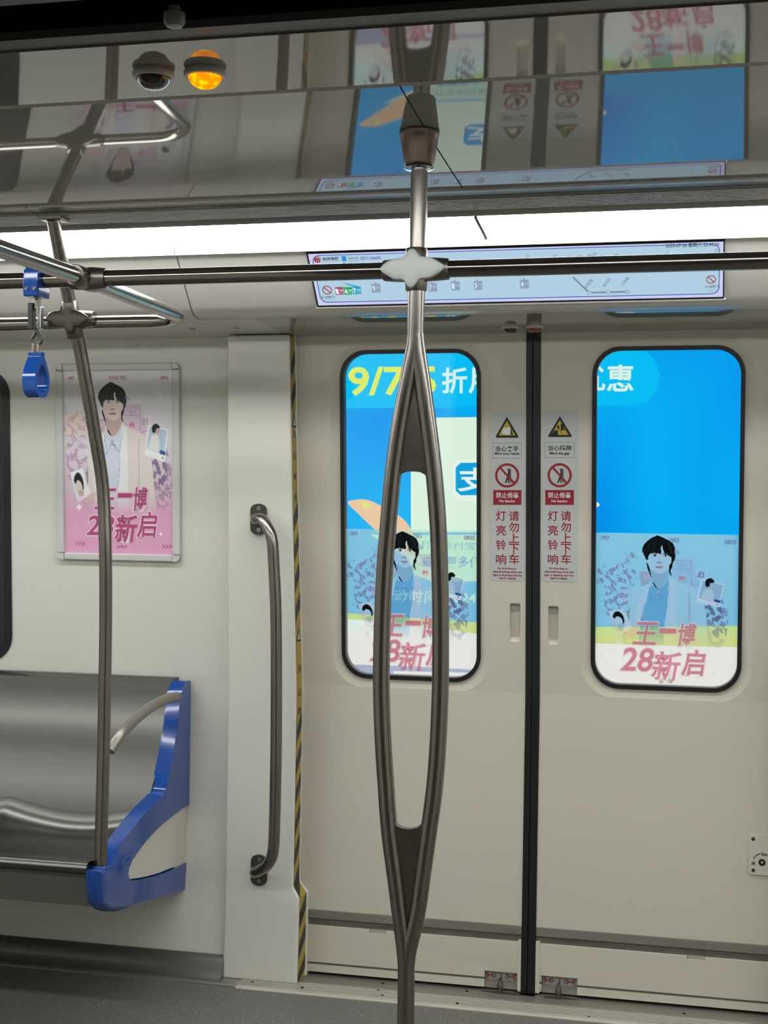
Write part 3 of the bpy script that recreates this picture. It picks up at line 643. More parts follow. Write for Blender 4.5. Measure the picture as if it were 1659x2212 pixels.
# ================================================================== POSTER ART
ART = {}
def art_grid(nx, ny, x0, x1, y0, y1, frame=False):
    """paints the poster into an (ny,nx,4) colour grid. authored in the right window's zoom frame (x 140..1450, y 115..1480)"""
    xs = np.linspace(x0, x1, nx); ys = np.linspace(y0, y1, ny); X, Y = np.meshgrid(xs, ys)
    if frame:   # framed paper print: same art, taller layout
        Yr = Y; Y = np.interp(Yr, [190, 310, 690, 845, 1350, 1900, 2010], [60, 140, 478, 612, 900, 1430, 1500]); X = (X+5)/.953
    img = np.zeros((ny, nx, 4))
    def C(h): return np.array(srgb(h)[:3])
    def inside(pts):
        m = np.zeros(X.shape, bool); n = len(pts)
        for i in range(n):
            ax, ay = pts[i]; bx, by = pts[(i+1) % n]
            if ay == by: continue
            c = ((ay > Y) != (by > Y)) & (X < (bx-ax)*(Y-ay)/(by-ay)+ax); m ^= c
        return m
    def put(m, col, a, k=1.0):
        img[m, :3] = img[m, :3]*(1-k)+C(col)*k; img[m, 3] = img[m, 3]*(1-k)+a*k
    def shp(pts, col, a, k=1.0, sm=True): put(inside(smooth_path(pts, 5, True) if sm else pts), col, a, k)
    def ell(cx, cy, rx, ry, col, a, k=1.0, rot=0):
        c, s = math.cos(rot), math.sin(rot); u = (X-cx)*c+(Y-cy)*s; v = -(X-cx)*s+(Y-cy)*c; put((u/rx)**2+(v/ry)**2 < 1, col, a, k)
    rng = np.random.RandomState(5)
    def noise(s):
        n = np.zeros(X.shape)
        for o in range(4):
            for _ in range(16):
                t_, p = rng.rand(2)*2*math.pi; f = (1.7**o)/s*(.7+.6*rng.rand()); n += np.sin((math.cos(t_)*X+math.sin(t_)*Y)*f+p)/(1.5**o)
        return n/7
    # ground
    if frame:
        t = np.clip((Yr-900)/1000, 0, 1)[..., None]; img[..., :3] = C('dcdadd')*(1-t)+C('dda3c4')*t; img[..., 3] = 1
    else:
        t = np.clip((Y-900)/500, 0, 1)[..., None]; img[..., :3] = np.array([.74, .97, .88])*(1-t)+C('faf4f2')*t; img[..., 3] = .38
    n1, n2 = noise(40), noise(13)
    # building and doorway behind the head
    put(inside([(840, 340), (1020, 330), (1090, 560), (1000, 640), (840, 560)]), 'dbb4d6', .45, .55 if frame else .25)
    for q in (((855, 355), (1018, 352)), ((855, 430), (1018, 432)), ((1018, 340), (1022, 580)), ((890, 365), (905, 400)), ((930, 365), (905, 425)), ((985, 360), (925, 425)), ((1018, 580), (1110, 560))):
        shp(line(q[0], q[1], 6), 'b070a8', .7, .6, False)
    shp([(905, 490), (965, 490), (965, 535), (905, 535)], 'dc6a88', .7, .35, False)
    for q in (((910, 497), (960, 497)), ((910, 512), (960, 512)), ((918, 492), (918, 532)), ((950, 492), (950, 532))): shp(line(q[0], q[1], 5), 'd04a70', .8, .8, False)
    shp([(545, 455), (660, 460), (655, 520), (625, 575), (570, 600)], '9a6aa0', .7, .45, False)
    shp([(585, 480), (650, 480), (650, 530), (585, 530)], 'e8c8dc', .6, .6, False)
    # blossoms, foliage
    m = (((X-350)/190)**2+((Y-505)/120)**2 < 1+.3*n1) & (n2 > .22); put(m, '9a86b4' if not frame else 'd8a0a8', .62, .75)
    m = (((X-350)/170)**2+((Y-500)/90)**2 < 1) & (n2 < -.25) & frame; put(m, 'f0d6b8', 1, .8)
    m = (((X-330)/140)**2+((Y-760)/130)**2 < 1+.3*n1) & (n2 > .12); put(m, '8d82b8' if not frame else 'b884b4', .62, .7)
    m = (((X-470)/60)**2+((Y-330)/50)**2 < 1) & (n2 > .25); put(m, '86849c', .7, .7)
    m = (((X-1240)/(130-.1*np.abs(Y-880)))**2+((Y-890)/230)**2 < 1+.25*n1) & (n2 > -.12); put(m, '75689e' if not frame else '93768e', .7, .65)
    m = (((X-1220)/80)**2+((Y-800)/90)**2 < 1+.25*n1) & (n2 > .1); put(m, '5b4f8c', .75, .6)
    m = (((X-480)/60)**2+((Y-860)/80)**2 < 1) & (n2 > -.1); put(m, '6a5a80', .75, .6)
    # jacket and shirt
    jac = 'e6ddd8' if frame else 'd6eeee'
    shp([(655, 560), (560, 590), (490, 615), (470, 720), (462, 850), (455, 930), (520, 960), (540, 1180), (1190, 1180), (1196, 1080), (1165, 900), (1135, 740), (1100, 620), (1020, 575), (900, 540), (840, 500), (740, 600)], jac, .5, 1, False)
    shp([(1005, 600), (1012, 900), (1000, 900), (996, 700)], 'b9aeb0', .6, .6)
    shp([(1160, 890), (1180, 960), (1200, 1090), (1190, 1180), (1180, 1100)], 'b9b0b4', .6, .6)
    shp([(655, 570), (720, 614), (825, 520), (832, 640), (808, 900), (780, 1100), (545, 1100), (560, 900), (600, 740)], '9cd0e2' if not frame else 'd9dfee', .42, 1, False)
    shp([(820, 505), (880, 530), (890, 900), (880, 1150), (775, 1150), (782, 900), (806, 740)], 'eef0ee', .5, 1, False)
    shp([(640, 575), (600, 620), (530, 760), (520, 900), (560, 960), (575, 880), (620, 700)], 'f0f1f0', .5, .8, False)
    for q in (((715, 640), (800, 700)), ((800, 700), (830, 600)), ((715, 640), (660, 715)), ((660, 715), (640, 600)), ((722, 650), (770, 690)), ((700, 655), (760, 660)), ((600, 730), (568, 885)), ((808, 740), (780, 900))): shp(line(q[0], q[1], 4), '5f86a8', .75, .8, False)
    ell(722, 640, 16, 14, 'a8c4da', .6); ell(572, 885, 7, 7, '101820', .9)
    # neck, face, ears
    skin, skin2 = ('e6d3cc', 'cbb0a8') if frame else ('dfeeee', 'b9d3da')
    shp([(662, 440), (812, 440), (815, 515), (770, 585), (722, 610), (690, 585), (665, 545)], skin2, .5, 1)
    shp([(672, 560), (690, 590), (722, 612), (712, 600), (695, 575), (678, 550)], '1c2026', .9, 1)
    shp([(628, 300), (640, 262), (700, 235), (770, 240), (815, 270), (836, 310), (836, 372), (824, 420), (795, 458), (745, 482), (700, 474), (655, 432), (632, 380)], skin, .5, 1)
    shp([(612, 340), (626, 345), (630, 395), (616, 380)], skin, .5, 1); shp([(836, 340), (848, 335), (846, 385), (836, 400)], skin, .5, 1)
    # hair
    hair = '12171a'
    shp([(578, 285), (572, 268), (590, 215), (640, 168), (690, 142), (722, 138), (775, 160), (830, 186), (862, 225), (876, 290), (866, 350), (842, 372), (838, 330), (822, 318), (790, 296), (770, 262), (752, 222), (742, 250), (748, 292), (726, 296), (700, 290), (662, 292), (634, 312), (626, 350), (612, 352), (596, 322)], hair, .96, 1)
    shp([(612, 380), (626, 390), (645, 440), (658, 505), (640, 470), (622, 425)], hair, .96, 1); shp([(822, 395), (850, 360), (846, 410), (832, 440), (842, 490), (822, 465), (815, 430)], hair, .96, 1)
    shp([(765, 225), (790, 295), (780, 300), (758, 250)], hair, .96, 1)
    shp([(868, 250), (915, 290), (870, 300)], '8fa0ae', .6, .5)
    for q in (((650, 200), (620, 260)), ((700, 165), (660, 230)), ((800, 190), (835, 250)), ((690, 210), (670, 270)), ((820, 230), (850, 300))): shp(line(q[0], q[1], 3), '36505a', .95, .7, False)
    shp([(662, 296), (690, 289), (712, 297), (690, 296)], '2a2c30', .9, .9); shp([(758, 294), (785, 287), (812, 297), (785, 296)], '2a2c30', .9, .9)
    for cx in (687, 780):
        ell(cx, 314, 25, 9, '4a4b52', .85, .55); ell(cx+2, 314, 20, 6, 'f2f2f0', .6); ell(cx+3, 313, 8.5, 8, '15181c', .95)
        shp([(cx-27, 314), (cx-8, 303), (cx+12, 303), (cx+26, 311), (cx+10, 307), (cx-8, 308)], '1c1e22', .95, 1)
    ell(728, 374, 21, 8, '8a7a7c', .7, .5); ell(717, 376, 6, 4, '3c3236', .9, .8); ell(740, 376, 6, 4, '3c3236', .9, .8)
    shp([(722, 330), (732, 330), (738, 368), (728, 368)], 'cfc0bc', .55, .4)
    shp([(692, 413), (715, 405), (727, 408), (740, 404), (766, 412), (745, 425), (712, 425)], 'b8767c', .8, .85); shp(line((692, 413), (766, 413), 3), '5e3038', .9, .9, False)
    shp([(650, 430), (700, 472), (745, 482), (795, 458), (820, 425), (790, 450), (745, 470), (700, 460)], 'a9b3b8' if not frame else 'c8a89e', .55, .6)
    # round badges
    for cx, cy, r in ((1107, 472, 50), (405, 675, 60)): ell(cx, cy, r, r, 'e8ddea' if frame else 'e4eaf2', .5, .75)
    # instant photo on the right
    shp([(1108, 508), (1318, 552), (1274, 757), (1066, 714)], 'f2f4f5', .62, 1, False)
    shp([(1122, 524), (1302, 562), (1270, 716), (1088, 680)], 'b7cfe0', .6, 1, False)
    shp([(1120, 640), (1140, 600), (1200, 598), (1225, 640), (1215, 702), (1096, 680)], 'e8e8e4', .55, 1, False)
    ell(1198, 562, 26, 28, skin2, .6); shp([(1142, 560), (1150, 520), (1190, 502), (1222, 522), (1222, 540), (1190, 545), (1182, 570), (1160, 582)], hair, .96, 1)
    shp([(1228, 686), (1284, 698), (1278, 718), (1222, 708)], '2f5c94', .8, 1, False); ell(1255, 732, 8, 8, '9096a8', .8)
    # photo in hand on the left
    shp([(268, 818), (405, 790), (486, 950), (470, 1010), (345, 1042)], 'f0f1f2', .6, 1, False)
    ell(362, 905, 66, 92, 'dfe3e8', .55, 1, -.2)
    shp([(330, 900), (345, 860), (395, 870), (402, 920), (385, 960), (345, 950)], skin, .6, 1); shp([(350, 940), (400, 930), (410, 975), (375, 985)], skin2, .6, 1)
    shp([(308, 862), (325, 828), (362, 818), (400, 850), (414, 900), (404, 930), (395, 890), (375, 868), (345, 862), (328, 880)], hair, .96, 1)
    # hand
    for k in range(4): ell(495-10*k, 975+22*k, 58, 15, 'e2c3b4' if frame else 'eedccb', .6, .9, -.45+.12*k); ell(495-10*k, 988+22*k, 56, 3, 'a88a80', .7, .6, -.45+.12*k)
    ar = smooth_path([(440, 1000), (412, 1020), (408, 1050), (430, 1090), (480, 1140), (520, 1170)], 5)
    for i in range(len(ar)-1): shp(line(ar[i], ar[i+1], 7), '6e6a74', .85, .8, False)
    # fade of the figure into the lower ground
    k = np.clip((Y-960)/190, 0, 1)*(.92)
    gcol = C('dda3c4') if frame else C('f4f0ec'); lift = k[..., None]
    img[..., :3] = img[..., :3]*(1-lift)+gcol*lift; img[..., 3] = img[..., 3]*(1-k)+(1 if frame else .36)*k
    # sparkles
    for cx, cy, r in ((362, 1095, 46), (1232, 1340, 24), (1190, 1290, 0)):
        if r: put((np.abs(X-cx)/r)**.6+(np.abs(Y-cy)/r)**.6 < 1, 'fbf6f2', .75, .9)
    if frame: img[..., 3] = 1
    return img
def art_mesh(name, nx, ny, w_, h_, img, m):
    vx, vy = np.meshgrid(np.linspace(0, w_, nx+1), np.linspace(0, -h_, ny+1)); V = np.stack([vx.ravel(), vy.ravel(), np.zeros(vx.size)], 1)
    i, j = np.meshgrid(np.arange(nx), np.arange(ny)); a = (j*(nx+1)+i).ravel(); Q = np.stack([a, a+nx+1, a+nx+2, a+1], 1)
    me = bpy.data.meshes.new(name); me.vertices.add(len(V)); me.vertices.foreach_set('co', V.ravel().astype('f'))
    me.loops.add(Q.size); me.loops.foreach_set('vertex_index', Q.ravel().astype('i')); me.polygons.add(len(Q)); me.polygons.foreach_set('loop_start', (np.arange(len(Q))*4).astype('i'))
    me.update(calc_edges=True); me.validate()
    at = me.color_attributes.new('Col', 'FLOAT_COLOR', 'CORNER'); at.data.foreach_set('color', np.repeat(img.reshape(-1, 4), 4, 0).ravel().astype('f'))
    me.materials.append(m); return me
def plane_matrix(P, u, v, off):
    o = P.w(u, v, off); return Matrix(((P.u.x, P.v.x, P.n.x, o.x), (P.u.y, P.v.y, P.n.y, o.y), (P.u.z, P.v.z, P.n.z, o.z), (0, 0, 0, 1)))
PINKT = film('pink_ink', 'f2a8be', .5); WHITET = film('white_ink', 'fdf6f2', .5); MAUVET = film('mauve_ink', '8f7fae', .7)
# film posters on both window panes (zoom frame of the right window)
X0a, X1a, Y0a, Y1a = 132, 1452, 122, 1490
fu0, fu1 = cR-halfw+.004, cR+halfw-.004
fv1 = dz(1.309); fv0 = WV0+.002
filmw, filmh = fu1-fu0, fv1-fv0
FN = (260, 262)
fimg = art_grid(FN[0], FN[1], X0a, X1a, Y0a, Y1a)
xs = (np.arange(FN[0])+.5)/FN[0]*filmw; ysv = (np.arange(FN[1])+.5)/FN[1]*filmh
fme = art_mesh('window_film_mesh', FN[0], FN[1], filmw, filmh, fimg, FILMART)
# cut the two lower corners to the window's rounding
bm = bmesh.new(); bm.from_mesh(fme); R = WR-.004; kill = []
for f in bm.faces:
    c = f.calc_center_median(); yb = c.y+filmh
    for cx, sx in ((R, -1), (filmw-R, 1)):
        if yb < R and (c.x-cx)*sx > 0 and (c.x-cx)**2+(yb-R)**2 > R*R: kill.append(f)
bmesh.ops.delete(bm, geom=kill, context='FACES'); bm.to_mesh(fme); bm.free()
def fz(x, y): return (fu0+(x-X0a)/(X1a-X0a)*filmw, fv1-(y-Y0a)/(Y1a-Y0a)*filmh)
def film_poster(par, c):
    du = c-cR
    o = bpy.data.objects.new('window_poster', fme); COL.objects.link(o); o.parent = par
    pm = Matrix.Translation(par.location).inverted(); o.matrix_parent_inverse = pm
    o.matrix_basis = plane_matrix(UD, fu0+du, fv1, -.0118)
    o['label'] = 'translucent poster film of a person in a white blazer over the lower half of the window'
    def T(s, b, m, bold=.01, shear=0, grow=0, off=-.0112, rot=0):
        a, d = fz(b[0], b[1]), fz(b[2], b[3]); V, Fc = text_data(UD, s, a[0]+du, d[1], d[0]+du, a[1], off, bold, shear, grow, rot)
        l = mob('lettering', V, Fc, m); l.parent = o; l.matrix_parent_inverse = o.matrix_basis.inverted() @ Matrix.Identity(4)
    T('1997', (198, 148, 272, 185), MAUVET); T('YIBO', (815, 158, 905, 195), MAUVET); T('0805', (1308, 166, 1410, 204), MAUVET)
    T('·', (938, 170, 946, 178), MAUVET); T('85', (1072, 445, 1140, 500), MAUVET, 0, .3); T('yibo', (335, 640, 450, 710), MAUVET, 0, .3)
    for s, b in (('王', (490, 905, 725, 1105)), ('一', (735, 955, 890, 1000)), ('博', (905, 905, 1072, 1110)), ('28', (385, 1135, 690, 1345)), ('新', (665, 1160, 942, 1420)), ('启', (935, 1135, 1155, 1370))):
        T(s, b, WHITET, .055, .18, .004, -.0108); T(s, b, PINKT, .015, .18, 0, -.0104)
    return o
film_poster(doorR, cR); film_poster(doorL, cL)

# framed poster
pf = empty('poster_frame', (0, 0, 0), 'framed pink poster of a person in a white blazer above the bench', 'poster')
FR = Plane(WP.o+WP.n*.004, WP.u, WP.v)
ol = FR.uvs([(117, 787), (384, 783), (396, 1214), (131, 1208)]); u0 = (ol[0][0]+ol[3][0])/2; u1 = (ol[1][0]+ol[2][0])/2; v1 = (ol[0][1]+ol[1][1])/2; v0 = (ol[2][1]+ol[3][1])/2
pf.location = FR.w((u0+u1)/2, (v0+v1)/2)
ml = FR.uv(131, 801); mr = FR.uv(376.5, 1197); b_ = .0225
iu0, iu1, iv0, iv1 = u0+b_, u1-b_, v0+b_*.9, v1-b_*.9
def rail(a, b, c, d, bev=.004): prism('frame_rail', FR, rect(a, b, c, d), FRAMEP, pf, d0=-.003, d1=.010, bevel=bev, bseg=3)
g = .0006
rail(iu0+g, iv1-.001, iu1-g, v1); rail(iu0+g, v0, iu1-g, iv0+.001); rail(u0, iv0+g, iu0+.001, iv1-g); rail(iu1-.001, iv0+g, u1, iv1-g)
R = .018
def cor(cx, cy, sx, sy):
    pts = [(cx, cy), (cx, cy+sy*b_*.95)] + [(cx+sx*(b_-R+R*math.sin(a)), cy+sy*(b_*.9-R+R*math.cos(a))) for a in np.linspace(0, math.pi/2, 7)] + [(cx+sx*b_, cy)]
    pts[1] = (cx, cy+sy*b_*.9); prism('frame_corner', FR, pts, FRAMEP, pf, d0=-.003, d1=.0105, bevel=.003, bseg=2)
cor(iu0, iv1, -1, 1); cor(iu1, iv1, 1, 1); cor(iu0, iv0, -1, -1); cor(iu1, iv0, 1, -1)
PN = (200, 330)
QX0, QX1, QY0, QY1 = 190, 1292, 190, 2010
pimg = art_grid(PN[0], PN[1], QX0, QX1, QY0, QY1, True); pimg[..., 3] = 1
pme = art_mesh('poster_mesh', PN[0], PN[1], iu1-iu0, iv1-iv0, pimg, PAPER)
po = bpy.data.objects.new('poster', pme); COL.objects.link(po); po.parent = pf; po.matrix_parent_inverse = Matrix.Translation(pf.location).inverted(); po.matrix_basis = plane_matrix(FR, iu0, iv1, .002)
PPINK = mat('poster_pink', 'b04a78', .4); PPALE = mat('poster_pale', 'ecd2e0', .4); PRED = mat('poster_red', 'b56a80', .4); PMAU = mat('poster_mauve', 'b08ab4', .4)
def pz(x, y): return (iu0+(x-QX0)/(QX1-QX0)*(iu1-iu0), iv1-(y-QY0)/(QY1-QY0)*(iv1-iv0))
def PT(s, b, m, bold=.01, shear=0, grow=0, off=.0026):
    a, d = pz(b[0], b[1]), pz(b[2], b[3]); V, Fc = text_data(FR, s, a[0], d[1], d[0], a[1], off, bold, shear, grow)
    l = mob('lettering', V, Fc, m); l.parent = po; l.matrix_parent_inverse = po.matrix_basis.inverted()
PT('1997', (242, 250, 303, 287), PRED); PT('WANG YIBO', (655, 245, 832, 284), PRED); PT('0805', (1168, 252, 1245, 287), PRED); PT('85', (988, 665, 1050, 730), PMAU, 0, .3); PT('yibo', (325, 905, 425, 985), PMAU, 0, .3)
for s, b in (('王', (500, 1360, 720, 1570)), ('一', (735, 1405, 885, 1450)), ('博', (895, 1345, 1040, 1580)), ('28', (415, 1630, 700, 1830)), ('新', (700, 1615, 935, 1895)), ('启', (925, 1585, 1135, 1845))):
    PT(s, b, PPALE, .055, .18, .004, .0028); PT(s, b, PPINK, .015, .18, 0, .0032)
PT('>>>', (300, 1890, 400, 1935), PPINK, 0); PT('>>>', (1180, 1905, 1275, 1950), PPINK, 0); PT('yibo', (720, 1915, 825, 1960), PPINK, 0, .3)

# ================================================================== ADVERT SCREEN BEYOND THE FAR WINDOWS
AY = 4.30
AD = Plane((0, AY, 0), (1, 0, 0), (0, 0, 1))
ad = empty('advert_screen', (-.5, AY, 1.2), 'large glowing blue advertising screen outside beyond the far door windows', 'screen')
m = emat('ad_blue', '00a0fb', 1.0); nt = m.node_tree; e = nt.nodes['Emission']
tc = nt.nodes.new('ShaderNodeTexCoord'); mp = nt.nodes.new('ShaderNodeMapping'); mp.inputs['Scale'].default_value = (1.6, 1, .8); mp.inputs['Rotation'].default_value = (0, .7, 0)
no = nt.nodes.new('ShaderNodeTexNoise'); no.inputs['Scale'].default_value = 1.4; no.inputs['Detail'].default_value = 1; cr = nt.nodes.new('ShaderNodeValToRGB')
cr.color_ramp.elements[0].position = .38; cr.color_ramp.elements[0].color = srgb('0096f4'); cr.color_ramp.elements[1].position = .66; cr.color_ramp.elements[1].color = srgb('00baff')
nt.links.new(tc.outputs['Object'], mp.inputs[0]); nt.links.new(mp.outputs[0], no.inputs[0]); nt.links.new(no.outputs[0], cr.inputs[0]); nt.links.new(cr.outputs[0], e.inputs[0])
ABLUE = m
(a0, a1) = AD.uv(600, 700), AD.uv(1900, 1600)
box('screen_panel', (-1.75, AY, .45), (1.6, AY+.05, 2.15), ABLUE, ad)
def aq(name, pts, col, d, sm=0, s=1.0):
    if sm: pts = smooth_path(pts, sm, True)
    return prism(name, AD, AD.uvs(pts), emat('ad_'+col, col, s), ad, d0=.0002, d1=d)
# white lower field, yellow wave
aq('pale_field', [(560, 1306), (742, 1324), (900, 1335), (1038, 1345), (1276, 1354), (1445, 1354), (1606, 1352), (1900, 1350), (1900, 1700), (560, 1700)], 'ffffff', .002, 0, 1.12)
aq('cyan_field', [(560, 1150), (1900, 1150), (1900, 1352), (1606, 1354), (1276, 1356), (1038, 1347), (742, 1326), (560, 1308)], '00b4fa', .0015)
aq('yellow_band', [(560, 1306), (742, 1324), (900, 1335), (1038, 1345), (1276, 1354), (1445, 1354), (1606, 1352), (1900, 1350), (1900, 1400), (1605, 1398), (1445, 1395), (1276, 1389), (1038, 1370), (900, 1350), (742, 1336), (560, 1316)], 'e6ee58', .003)
aq('lavender_band', [(700, 1433), (900, 1440), (1060, 1448), (1060, 1454), (850, 1449), (850, 1480), (700, 1480)], '9db4ea', .003)
# title pill
pill = [(560, 765)]+[(1368, 753), (1395, 760), (1415, 780), (1426, 812), (1418, 845), (1398, 868), (1366, 876)]+[(560, 884)]
aq('title_pill', pill, '00c6ff', .003)
def at(s, b, col, d=.006, bold=.022, shear=0): return text('lettering', AD, s, b, emat('ad_'+col, col), ad, off=d, bold=bold, shear=shear)
at('享', (688, 794, 740, 850), 'e6fbf4'); at('9/7.5', (753, 792, 943, 855), 'e9f46a'); at('折', (955, 794, 1010, 851), 'dffaf6'); at('用', (1013, 794, 1066, 851), 'dffaf6')
at('优', (1252, 790, 1308, 846), 'e8fbee', .006, .02); at('惠', (1311, 788, 1369, 846), 'e8fbee')
# code card left plain, with the round-cornered emblem
aq('code_card', [(888, 903), (1190, 899), (1190, 1150), (888, 1150)], 'e6fbe6', .003)
aq('logo_border', [(980, 1002), (992, 993), (1130, 990), (1130, 1080), (992, 1082), (980, 1072)], 'f4fff4', .0045)
aq('logo_tile', [(985, 1010), (996, 1000), (1066, 999), (1076, 1008), (1076, 1060), (1066, 1069), (996, 1070), (985, 1060)], '12a6e6', .006)
at('支', (990, 1010, 1066, 1062), 'f0fffa', .0075)
# phone / card at the left and fingertip right
aq('hand_shape', [(752, 1086), (768, 1080), (790, 1079), (822, 1092), (880, 1130), (900, 1200), (840, 1170), (806, 1140), (775, 1110)], 'f6cfa6', .005, 4)
aq('hand_mark', [(780, 1086), (792, 1084), (802, 1092), (792, 1098)], 'e8ee8a', .0065, 4)
aq('hand_shape', [(1240, 1060), (1276, 1080), (1292, 1086), (1294, 1093), (1276, 1100), (1240, 1110)], 'fff0e2', .005, 4)
# caption pill and captions under the film
aq('caption_pill', [(800, 1155), (1190, 1155), (1190, 1256), (930, 1256), (895, 1240), (880, 1205), (880, 1155)], 'd6f6dc', .0035)
at('打开支付宝[扫', (910, 1170, 1058, 1190), '7fb8d8', .008, .01); at('查看更多优', (912, 1201, 1040, 1226), '6fa6dc', .008)
at('活动时间: 2024.', (820, 1275, 1036, 1302), 'd8f6f0', .008)
for (a, b) in ((1424, 1467), (1444, 1467)): aq('code_mark', [(a, b), (a+9, b), (a+9, b+9), (a, b+9)], 'b8b8b0', .004)

# ================================================================== ROUTE DISPLAY
pA, pB = Vector((0, 3.4485, 2.0085)), Vector((0, 3.5485, 1.8965))
SP = Plane((0, 3.5485, 1.8965), (1, 0, 0), pA-pB)
DP = Plane(SP.o+SP.n*.001, SP.u, SP.v)
rd = empty('route_display', (-.5, 3.5, 1.95), 'long slim screen showing the metro line map above the doors', 'display')
cl = DP.uvs([(668, 549), (1563, 517), (1563, 640), (685, 661)])
ru0 = (cl[0][0]+cl[3][0])/2; ru1 = (cl[1][0]+cl[2][0])/2; rv1 = (cl[0][1]+cl[1][1])/2; rv0 = (cl[2][1]+cl[3][1])/2
print('display', ru0, ru1, rv0, rv1, cl)
rd.location = DP.w((ru0+ru1)/2, rv0)
prism('bezel', DP, rect(ru0-.003, rv0-.003, ru1+.002, rv1+.003), DARKM, rd, holes=[rect(ru0+.001, rv0+.001, ru1-.001, rv1-.001)], d0=-.004, d1=.003)
prism('sill_lip', DP, rect(ru0-.006, rv0-.009, ru1+.006, rv0-.0035), UPPER, rd, d0=-.004, d1=.003, bevel=.001)
scr = prism('screen', DP, rect(ru0, rv0, ru1, rv1), emat('lcd_ground', 'b6d4e8', .95), rd, d0=-.003, d1=.001)
def lq(name, outer, col, d, holes=()): return prism(name, DP, outer, emat('lcd_'+col, col), scr, holes=holes, d0=.001, d1=d)
def lt(s, b, col, bold=.02, rot=0, shear=0, off=.0022): return text('lettering', DP, s, b, emat('lcd_'+col, col), scr, off=off, bold=bold, rot=rot, shear=shear)
lq('margin', rect(ru0+.001, rv0+.001, ru1-.001, rv1-.001), 'cccdf2', .0014, [rrect(ru0+.009, rv0+.009, ru1-.009, rv1-.006, .02)])
lq('border_line', rrect(ru0+.009, rv0+.009, ru1-.009, rv1-.006, .02), '3f5fae', .0018, [rrect(ru0+.011, rv0+.011, ru1-.011, rv1-.008, .018)])
def ringpx(cx, cy, r, wd, col, nm='ring'):
    u, v = DP.uv(cx, cy); k = (DP.uv(cx+r, cy)[0]-u)
    lq(nm, disc(u, v, k), col, .002, [disc(u, v, k*(1-wd))])
    return u, v, k
ringpx(686, 560, 7.5, .16, 'a8242c', 'metro_logo'); lt('m', (680, 556, 691, 565), 'a8242c', .06)
lt('杭州地铁', (697, 554, 733, 562), '3a4650', .03); lt('Hangzhou Metro', (697, 563, 734, 565), '8093a0', 0)
lq('blue_tile', pxrect(DP, 738, 553, 749, 563), '2d8fd2', .002); lt('服务热线', (753, 554, 775, 560), '5c6c78', .01); lt('Service Hotline', (753, 561, 776, 564), '8093a0', 0); lt('0571-96600', (779, 553, 823, 560), '6b66b4', .02)
lq('diamond', DP.uvs([(740, 569), (744, 565), (748, 569), (744, 573)]), '5c6c78', .002)
for cx, cy in ((707, 626), (1536, 603)):
    u, v, k = ringpx(cx, cy, 10.5, .16, 'a43434', 'ban_sign'); lq('ban_sign', line((u-k*.66, v+k*.66), (u+k*.66, v-k*.66), k*.18), 'a43434', .002)
    lt('对侧开门', (cx-13, cy+12, cx+16, cy+18), '3a4650', .02); lt('Doors open on', (cx-12, cy+20, cx+16, cy+22), '5c6c78', 0); lt('the other side', (cx-11, cy+24, cx+16, cy+26), '5c6c78', 0)
for s, x, y, c in (('1', 724, 620, 'b0406c'), ('4', 743, 620, '2aa45c'), ('7', 762, 619, '28a6cc')):
    lq('line_badge', DP.uvs([(x, y), (x+17.5, y-.6), (x+18.5, y+15.5), (x+1.5, y+16)]), c, .002); lt(s, (x+2, y+3, x+7.5, y+14), 'f0f6f6', .04); lt('号线', (x+9, y+4, x+17, y+9), 'e0e8ec', .01); lt('Line', (x+9, y+11, x+17, y+13.5), 'e0e8ec', 0)
lq('route_stroke', DP.uvs([(742, 611), (746, 611), (779, 619), (770, 620)]), '28a6cc', .002)
lq('route_stroke', DP.uvs([(735, 619), (742, 610), (746, 619)]), 'a8d8b8', .002)
for s, x, y in (('9', 803, 613), ('7', 925, 611), ('1', 974, 608), ('5', 1023, 607), ('4', 1123, 604)):
    lq('line_badge', DP.uvs([(x, y), (x+18.5, y-.6), (x+20, y+18), (x+1.5, y+18.5)]), '8fa2b4', .002); lq('badge_stem', DP.uvs([(x+7, y-4), (x+10, y-4), (x+10, y), (x+7, y)]), '8fa2b4', .002)
    lt(s, (x+2.5, y+3, x+8, y+15), 'dce8f4', .03); lt('号线', (x+9.5, y+5, x+18, y+10), 'c2d2e0', 0)
lt('2025-07-26 星期六 22:45:33', (1438, 523, 1553, 533), '46525a', .02)
# network diagram at the right
for a, b in (((1238, 598), (1272, 631)), ((1276, 631.5), (1312, 630.5)), ((1316, 630.5), (1353, 629.5))):
    p_, q_ = DP.uv(*a), DP.uv(*b); lq('route_stroke', line(p_, q_, .0042), '7f909e', .002)
for cx, cy, s in ((1273, 631.5, '3'), (1314, 630.5, '2'), (1355, 629.5, '1')):
    u, v, k = ringpx(cx, cy, 4.6, .25, '7f909e', 'station_dot'); lq('station_dot', disc(u, v, k*.75), 'd4e2ee', .0021); lt(s, (cx-1.2, cy-2, cx+1.2, cy+2), '7f909e', .03, off=.003)
for s, x, y in (('协和路', 1272, 611), ('浦沿站', 1310, 609), ('江晖路', 1350, 607)): lt(s, (x-13, y-3, x+13, y+4), '7a8c9a', .01, rot=.95)
for s, x, y in (('中医药大学', 1136, 558), ('新区中心', 1195, 555), ('江陵路', 1224, 560), ('近江', 1248, 557), ('婺江路', 1268, 557), ('城站', 1280, 553), ('火车东站', 1326, 555), ('奥体中心', 1435, 552), ('双桥', 1543, 546)): lt(s, (x-14, y-3, x+14, y+5), '8ea0ae', .01, rot=.95)

